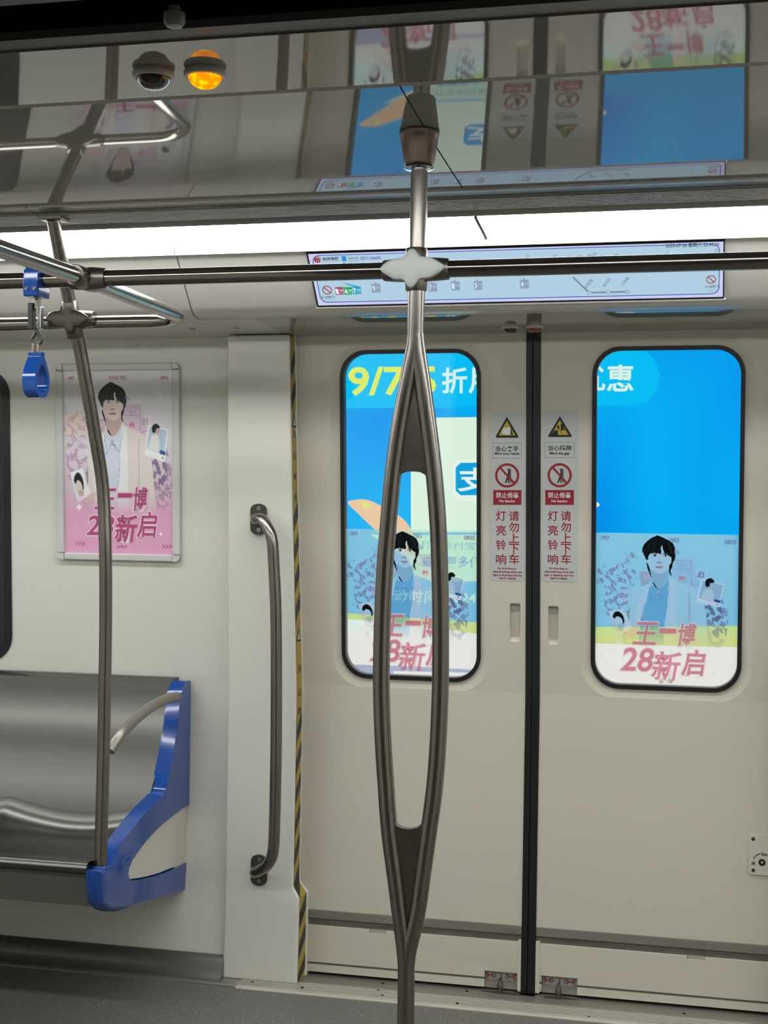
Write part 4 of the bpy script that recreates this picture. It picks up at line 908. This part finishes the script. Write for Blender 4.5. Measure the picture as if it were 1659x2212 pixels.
# ================================================================== LAMPS ON THE LEDGES
def lamp(px, py, zt, k, col, label, lit=False, name='signal_lamp'):
    p = atZ(px, py, zt); t = empty(name, (p.x, p.y, zt), label, 'signal lamp')
    lathe('base_ring', [(.0222*k, 0), (.0226*k, -.0022*k), (.0236*k, -.003*k), (.0236*k, -.0062*k), (.0225*k, -.0078*k), (.0190*k, -.0083*k), (.0186*k, -.007*k), (0, -.007*k)], (p.x, p.y, zt-.0002), WHITEP, t, 40)
    prof = [(.0184*k*math.cos(a)**.8 if a < 1.56 else 0, -.0065*k-.0142*k*math.sin(a)) for a in np.linspace(0, math.pi/2, 12)]
    lathe('dome', prof, (p.x, p.y, zt), col, t, 40)
DRED = mat('dark_red_dome', '300608', .08, coat=1); DORG = mat('dull_orange_dome', '8a4312', .12, coat=1)
OLIT = emat('lit_orange_dome', 'ff8a00', 1.5); nt = OLIT.node_tree; e = nt.nodes['Emission']
tc = nt.nodes.new('ShaderNodeTexCoord'); no = nt.nodes.new('ShaderNodeTexVoronoi'); no.inputs['Scale'].default_value = 130; cr = nt.nodes.new('ShaderNodeValToRGB')
cr.color_ramp.elements[0].color = srgb('ffe800'); cr.color_ramp.elements[1].position = .55; cr.color_ramp.elements[1].color = srgb('ff8200')
nt.links.new(tc.outputs['Object'], no.inputs[0]); nt.links.new(no.outputs['Distance'], cr.inputs[0]); nt.links.new(cr.outputs[0], e.inputs[0])
lamp(332, 153, 1.85, 1.0, DRED, 'unlit dark red dome lamp under the near ledge beside the glowing orange one')
lamp(443, 151, 1.85, 1.0, OLIT, 'glowing orange dome lamp under the near ledge', True)
lamp(1103, 704, 1.8705, 1.0, DRED, 'small dark red dome lamp on the ledge above the far door seam')
lamp(1156, 703, 1.8705, 1.0, DORG, 'small dull orange dome lamp on the ledge above the far door seam')

# ================================================================== POLES AND RAILS
PYC = 2.70
def PP(x, y): return atY(x, y, PYC)
gp = empty('grab_pole', tuple(PP(878, 2212)), 'tall brushed steel pole opening into a slim double loop in the middle of the doorway', 'pole')
gp.location = (PP(878, 2212).x, PYC, 0)
PR = .0166
tube('upper_tube', [PP(906, 350), PP(904.5, 450), PP(900.5, 600), PP(898, 700), PP(897.5, 745)], PR, STEEL, gp, 32)
Lp = [(898, 722), (895.5, 748), (888, 786), (880, 828), (872, 872), (860.5, 937), (849, 1024), (841.5, 1100), (836.5, 1160), (832.5, 1208), (827.5, 1300), (824.5, 1400), (823.8, 1490), (827.5, 1600), (834, 1700), (841, 1793), (853, 1885), (865, 1978), (874, 2047), (877.5, 2085)]
Rp = [(898, 722), (900.5, 748), (906, 786), (912.5, 828), (918.5, 872), (927.5, 937), (937.5, 1024), (944, 1100), (947.5, 1160), (949.2, 1208), (951.5, 1300), (951.8, 1400), (951, 1490), (946.5, 1600), (939, 1700), (926.5, 1793), (913.5, 1885), (900, 1978), (883, 2047), (877.5, 2085)]
def rr(n): return [PR*.96]*n
for pts in (Lp, Rp):
    sp = smooth_path([tuple(PP(*q)) for q in pts], 4); tube('loop_tube', sp, PR, STEEL, gp, 28)
b0 = PP(877.5, 2070); tube('lower_tube', [b0, PP(877.3, 2120), (PP(877, 2200).x, PYC, .3), (PP(877, 2200).x, PYC, .012)], PR, STEEL, gp, 32)
lathe('floor_flange', [(.045, .0005), (.045, .006), (.03, .012), (.022, .03), (.0166, .032)], (PP(877, 2200).x, PYC, 0), SATIN, gp)
CP = Plane((0, PYC, 0), (1, 0, 0), (0, 0, 1))
def cut(pts, y0, y1):
    a = [p for p in smooth_path(pts, 4) if y0 <= p[1] <= y1]; return [tuple(p) for p in a]
web1 = cut(Lp, 790, 1022); web1r = cut(Rp, 790, 1022)
o1 = web1+[(862, 1030), (870, 1022), (880, 1019), (895, 1018.5), (908, 1020), (918, 1025), (923, 1032)]+web1r[::-1]
prism('web_plate', CP, CP.uvs(o1), SATIN, gp, d0=-.006, d1=.006, bevel=.002)
web2 = cut(Lp, 1780, 2040); web2r = cut(Rp, 1780, 2040)
o2 = [(855, 1776), (862, 1783), (872, 1787), (885, 1788.5), (898, 1787), (906, 1782), (912, 1776)][::-1]
o2 = web2[::-1]+[(855, 1776), (862, 1783), (872, 1787), (885, 1788.5), (898, 1787), (906, 1782), (912, 1778)]+web2r
prism('web_plate', CP, CP.uvs(o2), SATIN, gp, d0=-.006, d1=.006, bevel=.002)
ct = PP(906, 300); zt = zc(PYC)
lathe('ceiling_collar', [(.0385, 0), (.0385, -.006), (.0375, -.008), (.0345, -.028), (.0295, -.062), (.0285, -.066), (.026, -.068), (.018, -.0685), (.0172, -.06)], (ct.x, PYC, zt-.001), BRONZE, gp, 48)
lathe('collar_lip', [(.029, 0), (.0295, -.001), (.027, -.0025), (.018, -.003)], (ct.x, PYC, zt-.0695), CHROME, gp, 40)
def coupling(par, c, hx, hz, r, face=True, up=(0, 0, 1), m=SATIN, sc=1.0, facem=None):
    c = Vector(c); up = Vector(up).normalized(); t = empty('coupling', tuple(c)); t.parent = par; t.matrix_parent_inverse = Matrix.Translation(par.location).inverted()
    # one continuous casting: horizontal and vertical sleeves swelling into each other
    V1, F1 = tube_data([c+Vector((x, 0, 0)) for x in (-hx, -hx*.97, -hx*.6, -hx*.3, 0, hx*.3, hx*.6, hx*.97, hx)], [r*.86, r*.92, r*1.02, r*1.05, r*1.06, r*1.05, r*1.02, r*.92, r*.86], 28)
    V2, F2 = tube_data([c+up*z for z in (-hz, -hz*.96, -hz*.6, -hz*.3, 0, hz*.3, hz*.6, hz*.96, hz)], [r*.88, r*.93, r*.98, r*1.05, r*1.08, r*1.05, r*.98, r*.93, r*.88], 28)
    n = len(V1)
    o = mob('sleeve', V1+V2, F1+[tuple(i+n for i in f) for f in F2], m, smooth=True, autosmooth=True)
    o.parent = t; o.matrix_parent_inverse = (Matrix.Translation(par.location) @ Matrix.Translation(t.location-par.location)).inverted()
    return t, o
cc = PP(899.5, 583)
cp, _ = coupling(gp, cc, .0655, .0415, .0222)
star = [(300, 995), (400, 890), (510, 845), (640, 835), (690, 790), (740, 722), (790, 700), (840, 716), (890, 780), (925, 815), (1080, 840), (1200, 900), (1290, 985), (1180, 1090), (1040, 1145), (930, 1155), (880, 1200), (830, 1262), (780, 1285), (735, 1262), (690, 1195), (640, 1160), (510, 1150), (400, 1080)]
base = [(780+a/6.913, 440+b/6.913) for a, b in star]
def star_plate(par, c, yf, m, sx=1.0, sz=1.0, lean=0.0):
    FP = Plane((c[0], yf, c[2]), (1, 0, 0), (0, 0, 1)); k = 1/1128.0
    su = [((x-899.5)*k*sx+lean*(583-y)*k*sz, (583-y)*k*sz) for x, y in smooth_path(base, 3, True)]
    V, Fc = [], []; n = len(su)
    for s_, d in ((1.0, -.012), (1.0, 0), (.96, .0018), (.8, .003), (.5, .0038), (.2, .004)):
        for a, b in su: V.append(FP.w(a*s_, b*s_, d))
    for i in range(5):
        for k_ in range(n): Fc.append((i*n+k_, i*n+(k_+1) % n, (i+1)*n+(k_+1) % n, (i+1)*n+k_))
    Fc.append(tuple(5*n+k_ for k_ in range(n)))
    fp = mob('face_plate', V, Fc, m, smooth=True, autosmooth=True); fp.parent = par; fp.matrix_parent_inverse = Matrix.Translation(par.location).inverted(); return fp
star_plate(cp, cc, PYC-.0245, PLATE)['label'] = 'star-shaped front face of the pole coupling, painted pale for reflected light'
cp_fix = cp

RZ = PP(900, 583).z
JXX = -1.273
hr = empty('hand_rail', (-1, PYC, RZ), 'long straight overhead steel hand rail crossing in front of the screen', 'hand rail')
tube('rail_tube', [(XL+.02, PYC, RZ), (-2.5, PYC, RZ), (JXX, PYC, RZ), (-.3, PYC, RZ), (XR-.02, PYC, RZ)], .0165, STEELX, hr, 32)
for hx in (-3.9, 1.9):
    tube('ceiling_stay', [(hx, PYC, RZ), (hx, PYC, zc(PYC)-.001)], .0165, STEEL, hr)
# looped rail running over the seat and across the aisle
lr = empty('looped_rail', (JXX, 3.0, 1.82), 'curved overhead steel rail over the bench bending across the aisle', 'hand rail')
Rb = .11
RYL = 3.30
ZJ, ZS = RZ, atY(60, 699, RYL).z
STEELY = mat('brushed_steel_cross', '98948e', .14, 1, var=.15, scale=(260, 3, 260))
def lz(y): return ZS+(ZJ-ZS)*max(0, 1-abs(y-PYC)/.5)
pts = [(XL+.02, RYL, ZS), (-3, RYL, ZS), (-1.8, RYL, ZS), (JXX-Rb-.03, RYL, ZS)]
for a in np.linspace(0, math.pi/2, 9)[0:]: pts.append((JXX-Rb+Rb*math.sin(a), RYL-Rb+Rb*math.cos(a), lz(RYL-Rb+Rb*math.cos(a))))
for y in (3.03, 2.95, 2.85, 2.78, 2.70, 2.6, 2.45): pts.append((JXX, y, lz(y)))
yn = mir(RYL)
pts.append((JXX, yn+Rb+.03, ZS))
for a in np.linspace(0, math.pi/2, 9): pts.append((JXX-Rb+Rb*math.cos(a), yn+Rb-Rb*math.sin(a), ZS))
pts += [(-1.8, yn, ZS), (XL+.02, yn, ZS)]
tube('rail_tube', pts, .0168, STEELY, lr, 32)
for hx in (-3.4,):
    tube('ceiling_stay', [(hx, RYL, ZS), (hx, RYL, 2.08)], .0165, STEEL, lr); tube('ceiling_stay', [(hx, yn, ZS), (hx, yn, 2.08)], .0165, STEEL, lr)
# cross coupling where looped rail meets the straight one
c = Vector((JXX, PYC, RZ)); t = empty('coupling', tuple(c)); t.parent = hr; t.matrix_parent_inverse = Matrix.Translation(hr.location).inverted()
V1, F1 = tube_data([c+Vector((x, 0, 0)) for x in (-.032, -.03, 0, .02, .045, .048)], [.0195, .0215, .0235, .0235, .0205, .0195], 28)
V2, F2 = tube_data([c+Vector((0, y, 0)) for y in (-.052, -.05, -.02, 0, .03, .045, .047)], [.0205, .022, .0225, .0235, .0225, .021, .0195], 28)
n = len(V1); o = mob('sleeve', V1+V2, F1+[tuple(i+n for i in f) for f in F2], SATIN, smooth=True, autosmooth=True); o.parent = t; o.matrix_parent_inverse = Matrix.Translation(t.location).inverted()

# seat pole, bowed, with arm rest
SPX = -1.5445
sp_ = empty('seat_pole', (SPX, 3.39, .45), 'bowed steel pole rising from the bench end with a curved arm rest', 'pole')
pp = [atX(x, y, SPX-.042*min(1, max(0, (1200-y)/560))) for x, y in ((217, 1868), (220, 1760), (224, 1600), (227, 1450), (228.5, 1330), (228, 1200), (223, 1060), (207, 950), (190, 850), (174, 760), (161, 700), (148, 640), (134, 570), (118, 490), (115, 474))]
sp = smooth_path([tuple(p) for p in pp], 4)
tube('pole_tube', sp, .0166, STEEL, sp_, 32)
top = pp[-1]; bx = box('ceiling_flange', (top.x-.03, top.y-.022, top.z-.004), (top.x+.03, top.y+.03, top.z+.012), ALUD, sp_, bevel=.004)
arm = [atX(237, 1622, SPX)] + [atX(x, y, -1.53+.004*i) for i, (x, y) in enumerate(((262, 1585), (290, 1556), (322, 1530), (352, 1513), (372, 1507), (382, 1505)))]
# arm rest follows: starts on pole, rises to the blue shell
tube('arm_rest', smooth_path([tuple(p) for p in arm], 5), .0145, mat('satin_arm', '9a958d', .4, .85, var=.05), sp_, 24)
jc = atX(156, 690, SPX-.038)
updir = atX(145, 620, SPX-.041)-atX(165, 735, SPX-.035)
cps, _ = coupling(sp_, jc, .060, .046, .0215, up=updir, m=SATIN)
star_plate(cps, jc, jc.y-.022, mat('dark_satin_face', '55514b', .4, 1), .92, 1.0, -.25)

# grab bar on the pillar
gb = empty('grab_bar', (-1.27, 3.9, .85), 'vertical brushed steel grab bar screwed to the white door pillar', 'grab bar')
gy = lambda z: py_(z)
B0, B1 = atY(558, 1114, 3.90), atY(560, 1882, 3.922)
for nm, B, zz in (('mount', B0, B0.z), ('mount', B1, B1.z)):
    P_ = Plane((B.x+.0, py_(zz)-.0005, zz+(.0 if B is B0 else 0)), (1, 0, 0), (0, 0, 1))
    pl = [(-.0245, -.028), (-.0245, .028)]+[(.0245*math.cos(a), .028+.017*math.sin(a)) for a in np.linspace(math.pi, 0, 9)][1:-1]+[(.0245, .028), (.0245, -.028)]+[(.0245*math.cos(a), -.028-.017*math.sin(a)) for a in np.linspace(0, math.pi, 9)][1:-1]
    dzc = -.010 if B is B0 else 0.004
    pl = [(a, b+dzc) for a, b in pl]
    mo = prism('bracket', P_, pl, GREYB, gb, d0=0, d1=.006, bevel=.0015)
    for s in (1, -1): q = prism('screw', P_, disc(.002, s*.031+dzc, .006, 18), CHROME, holes=[disc(.002, s*.031+dzc, .0025, 6)], d0=.006, d1=.008); q.parent = mo; q.matrix_parent_inverse = mo.matrix_parent_inverse.inverted() @ Matrix.Identity(4) if False else Matrix.Identity(4) @ Matrix.Translation(gb.location).inverted() @ Matrix.Translation(gb.location)
yo = 3.835
bar = [(B0.x, 3.905, B0.z-.010), (B0.x, 3.88, B0.z-.010)] + [tuple(atY(x, y, yy)) for x, y, yy in ((566, 1122, 3.86), (580, 1143, 3.842), (588, 1170, yo), (592, 1230, yo), (596, 1330, yo), (597, 1500, yo), (596, 1650, yo), (593, 1780, yo), (590, 1838, yo), (582, 1862, 3.845), (570, 1875, 3.862))]
bar += [(B1.x-.002, 3.89, B1.z+.004), (B1.x-.002, 3.925, B1.z+.004)]
tube('bar_tube', smooth_path(bar, 5), .0165, STEEL, gb, 28)

# ================================================================== BENCH
bn = empty('bench_seat', (-3, 3.6, 0), 'long brushed steel bench with a blue end shell against the wall', 'bench')
XE = -1.562
def bprof(y0, pts): return pts
# pan : front roll, shallow dip, rear crease ; extruded along the car
pan = [(3.384, .418), (3.374, .420), (3.366, .428), (3.363, .437), (3.367, .446), (3.377, .4515), (3.39, .452), (3.402, .449), (3.412, .448), (3.425, .448), (3.44, .444), (3.52, .434), (3.60, .431), (3.66, .435), (3.695, .444), (3.715, .458), (3.727, .476), (3.734, .495), (3.75, .49), (3.735, .46), (3.70, .43), (3.60, .42), (3.50, .42), (3.42, .43)]
def bumpy(name, prof, nx, x0, x1, amp, m, par, k0=0):
    V, Fc = [], []; n = len(prof); xs_ = np.linspace(x0, x1, nx)
    for x in xs_:
        c = 1-abs(math.sin(math.pi*(x+1.97)/.44))
        for j, (y, z) in enumerate(prof):
            top = y > 3.43
            V.append((x, y, z+amp*c*min(1, max(0, (y-3.43)/.27))**1.5 if j < 18 else z-.005))
    for i in range(nx-1):
        for k in range(n): Fc.append((i*n+k, i*n+(k+1) % n, (i+1)*n+(k+1) % n, (i+1)*n+k))
    Fc += [tuple(range(n))[::-1], tuple((nx-1)*n+k for k in range(n))]
    return mob(name, V, Fc, m, par, smooth=True, autosmooth=True)
bumpy('seat_pan', pan, 240, -4.6, XE, .034, BENCH, bn)
bk = [(3.731, .485), (3.745, .505), (3.765, .53), (3.795, .570), (3.845, .632), (3.885, .70), (3.912, .76), (3.927, .82), (3.934, .85), (3.948, .860), (3.99, .859), (3.99, .848), (3.95, .848), (3.944, .83), (3.925, .75), (3.87, .65), (3.81, .56), (3.76, .48)]
extrude_x('backrest', bk, -4.6, XE, BENCH, bn, smooth=True)
box('under_panel', (-4.6, 3.40, .335), (XE, 3.98, .345), mat('apron_grey', '5f5f58', .45, .3), bn)
extrude_x('apron', [(3.392, .334), (3.380, .425), (3.388, .425), (3.40, .334)], -4.6, XE, mat('apron_grey', '5f5f58', .45, .3), bn)
# blue end shell
EX = -1.522
EP = Plane((EX, 0, 0), (0, 1, 0), (0, 0, 1))       # +X outer face
def ez(pts): 
    out = []
    for x, y in pts:
        p = atX(x*.3376, 1420+y*.3376, EX); out.append((p.y, p.z))
    return out
yw = 3.90
front = [(1185, 152), (1168, 205), (1152, 260), (1140, 420), (1110, 600), (1080, 745), (1062, 835), (1050, 870), (1010, 910), (960, 960), (900, 1028), (860, 1080), (815, 1140), (780, 1190), (740, 1260), (715, 1305), (690, 1350)]
low = [(690, 1375), (690, 1440), (700, 1510), (715, 1570), (735, 1620), (780, 1618), (850, 1605), (950, 1568), (1080, 1535), (1150, 1510), (1190, 1480)]
hole_in = [(1217, 938), (1160, 972), (1110, 1010), (1050, 1060), (1000, 1105), (940, 1170), (890, 1235), (850, 1295), (828, 1345), (822, 1385), (828, 1412), (842, 1427), (900, 1420), (960, 1408), (1030, 1388), (1110, 1355), (1199, 1312)]
back = [(1224, 700), (1225, 520), (1222, 148)]
WB = 3.985
XC = -1.5445
def cz(pts): return [(q.y, q.z) for q in (atX(x*.3376, 1420+y*.3376, XC) for x, y in pts)]
def ezx(pts): return ez(pts)
fr = ez(front[:-3]); nose = ez([(740, 1262), (715, 1310), (697, 1340)])+cz([(640, 1352), (600, 1352), (586, 1362), (584, 1400), (586, 1480), (591, 1545), (602, 1590), (625, 1615), (660, 1626), (720, 1628)])
bot = ez([(850, 1606), (950, 1570), (1080, 1536), (1150, 1511), (1190, 1480)])
h_ = ez(hole_in); h_[0] = (WB, h_[0][1]); h_[-1] = (WB, h_[-1][1]); bkz = [(WB, z) for _, z in ez(back)]; bot[-1] = (WB, bot[-1][1])
outline = fr+nose+bot+h_[::-1]+bkz
wt = [.04]*len(fr)+[.08, .2, .3, .3, .5, .8, 1, 1, 1, 1, 1, 1, .9]+[.6, .4, .25, .15, 0]+[0.0]*len(h_)+[0.0]*len(bkz)
N_ = len(outline); A_ = np.array(outline); nx_ = np.roll(A_, -1, 0)-np.roll(A_, 1, 0); nn = np.stack([-nx_[:, 1], nx_[:, 0]], 1); nn /= np.linalg.norm(nn, axis=1)[:, None]
ar_ = .5*np.sum(A_[:, 0]*np.roll(A_[:, 1], -1)-np.roll(A_[:, 0], -1)*A_[:, 1]); nn *= (1 if ar_ > 0 else -1)      # inward normals
V, Fc = [], []; HT = .0225
phis = [-90, -70, -50, -30, -10, 10, 30, 50, 70, 90]
for ph_ in phis:
    d_ = HT*math.sin(math.radians(ph_)); ins = HT*(1-math.cos(math.radians(ph_)))*.85
    for (p0_, w_, n_) in zip(A_, wt, nn): q = p0_+n_*ins*w_; V.append((XC+d_, q[0], q[1]))
tri = tessellate_polygon([[Vector((V[i][1], V[i][2], 0)) for i in range(N_)]])
for L in range(len(phis)-1):
    for i in range(N_): Fc.append((L*N_+i, L*N_+(i+1) % N_, (L+1)*N_+(i+1) % N_, (L+1)*N_+i))
Fc += [tuple(t_) for t_ in tri]+[tuple(i+(len(phis)-1)*N_ for i in reversed(t_)) for t_ in tri]
mob('end_shell', V, Fc, BLUED, bn, smooth=True, autosmooth=True)
prism('end_insert', EP, [(y, z) for y, z in ez([(1217, 930), (1110, 1000), (1000, 1095), (890, 1225), (822, 1335), (812, 1400), (838, 1436), (960, 1416), (1110, 1365), (1199, 1318)])][0:0] or [(WB, h_[0][1]+.01)]+[(y-.004, z+.004) for y, z in h_[1:-1]]+[(WB, h_[-1][1]-.01)], CREAM, bn, d0=-.035, d1=-.006)
# rounded socket nose round the pole foot
nb = atX(217, 1872, SPX)
lathe('pole_socket', [(.0172, -.012), (.0172, .0), (.0185, .0045), (.0205, .0045), (.0222, .002), (.0226, -.012)], (SPX, nb.y, nb.z), BLUED, bn, 40)

# ================================================================== HAND STRAP
hs = empty('hand_strap', (-1.38, PYC, RZ), 'blue hanging grab handle clamped to the overhead rail', 'hand strap')
SQ = lambda x, y: atY(x, y, PYC)
a, b = SQ(48, 583), SQ(112, 648); cxs = SQ(80, 612).x; th_ = math.radians(28)
u_ = (math.cos(th_), math.sin(th_)*-1, 0)
KP = Plane((cxs, PYC, RZ), (math.cos(th_), -math.sin(th_), 0), (0, 0, 1))
kp = [(-.021, -.012), (-.016, -.028), (.016, -.028), (.021, -.012), (.021, .012), (.014, .024), (-.014, .024), (-.021, .012)]
# two-lobed clamp: upper band round the rail and lower box
prism('clamp', Plane((cxs-.001, PYC, RZ), (0, 1, 0), (0, 0, 1)), [(-.026, -.037), (.026, -.037), (.030, -.012), (.027, .016), (.016, .026), (-.016, .026), (-.027, .016), (-.030, -.012)], BLUE, hs, d0=-.0175, d1=.0175, bevel=.004, bseg=3)
for dx in (-.009, .009):
    lathe('clamp_screw', [(.0038, 0), (.0038, .003), (.0015, .0032), (0, .001)], (cxs+dx-.001, PYC-.0275, RZ-.021), CHROME, hs, 16, axis=(0, -1, -.1))
def st(x, y, dy=0): p = SQ(x, y); return (p.x, PYC+dy, p.z)
tube('swivel', [st(80, 645), st(80, 668)], .0075, SATIN, hs, 16)
# buckle: flat loop plates
for s in (-1, 1):
    p0_, p1_ = st(78+s*9, 662), st(79+s*9, 712)
    q = [Vector(p0_), Vector(p1_)]
    box('buckle_plate', (min(q[0].x, q[1].x)-.003, PYC-.009, q[1].z), (max(q[0].x, q[1].x)+.003, PYC+.009, q[0].z), CHROME, hs, bevel=.002)
box('strap_web', (st(79, 0)[0]-.006, PYC-.011, st(0+79, 712)[2]), (st(79, 0)[0]+.005, PYC+.008, st(79, 655)[2]), mat('dark_strap', '3a3a38', .5, .4), hs, bevel=.002)
tube('hook', smooth_path([st(79, 712), st(76, 722), st(70, 732), st(74, 742), st(86, 742), st(90, 732), st(84, 722), st(79, 713)], 4), .0035, GREYB, hs, 12)
tube('ferrule', [st(77.5, 742), st(77, 763)], .0085, mat('ferrule_metal', '8a7f76', .3, .9), hs, 24)
# teardrop ring handle
rc = SQ(78, 812)
hp_ = Plane((rc.x, PYC, rc.z), (math.cos(math.radians(88)), math.sin(math.radians(88)), 0), (0, 0, 1))
z0_ = lambda py: SQ(78, py).z-rc.z
outr = smooth_path([(-.010, z0_(762)), (-.011, z0_(772)), (-.022, z0_(784)), (-.036, z0_(806)), (-.040, z0_(826)), (-.033, z0_(846)), (-.018, z0_(857)), (0, z0_(860)), (.018, z0_(857)), (.033, z0_(846)), (.040, z0_(826)), (.036, z0_(806)), (.022, z0_(784)), (.011, z0_(772)), (.010, z0_(762))], 4, True)
inr = smooth_path([(-.012, z0_(795)), (-.026, z0_(812)), (-.030, z0_(828)), (-.022, z0_(842)), (0, z0_(848)), (.022, z0_(842)), (.030, z0_(828)), (.026, z0_(812)), (.012, z0_(795)), (0, z0_(788))], 4, True)
outr = [(u*.78, v) for u, v in outr]; inr = [(u*.76, v) for u, v in inr]
prism('ring_handle', hp_, [tuple(p) for p in outr], BLUE, hs, holes=[[tuple(p) for p in inr]], d0=-.0145, d1=.0145, bevel=.004, bseg=3)

# ================================================================== PLATFORM SIDE (behind and around the photographer)
pfm = empty('platform', (0, 0, 0), 'station platform floor behind the photographer', 'platform', kind='structure')
box('floor_slab', (-6, -5, -.08), (6, 1.28, -.01), mat('platform_stone', '8a8883', .4), pfm)
box('ceiling_slab', (-6, -5, 3.0), (6, 1.1, 3.1), mat('platform_ceiling', '5a5a58', .8), pfm)
box('back_wall', (-6, -5.1, 0), (6, -5, 3.0), mat('platform_wall', '8f8f8a', .6), pfm)
for i, xx in enumerate((-3.4, -.4, 2.6)):
    box('diffuser', (xx-1.2, -1.56, 2.95), (xx+1.2, -1.44, 2.999), emat('platform_tube', 'fff8ee', PLATFORM_WATTS/8), pfm)
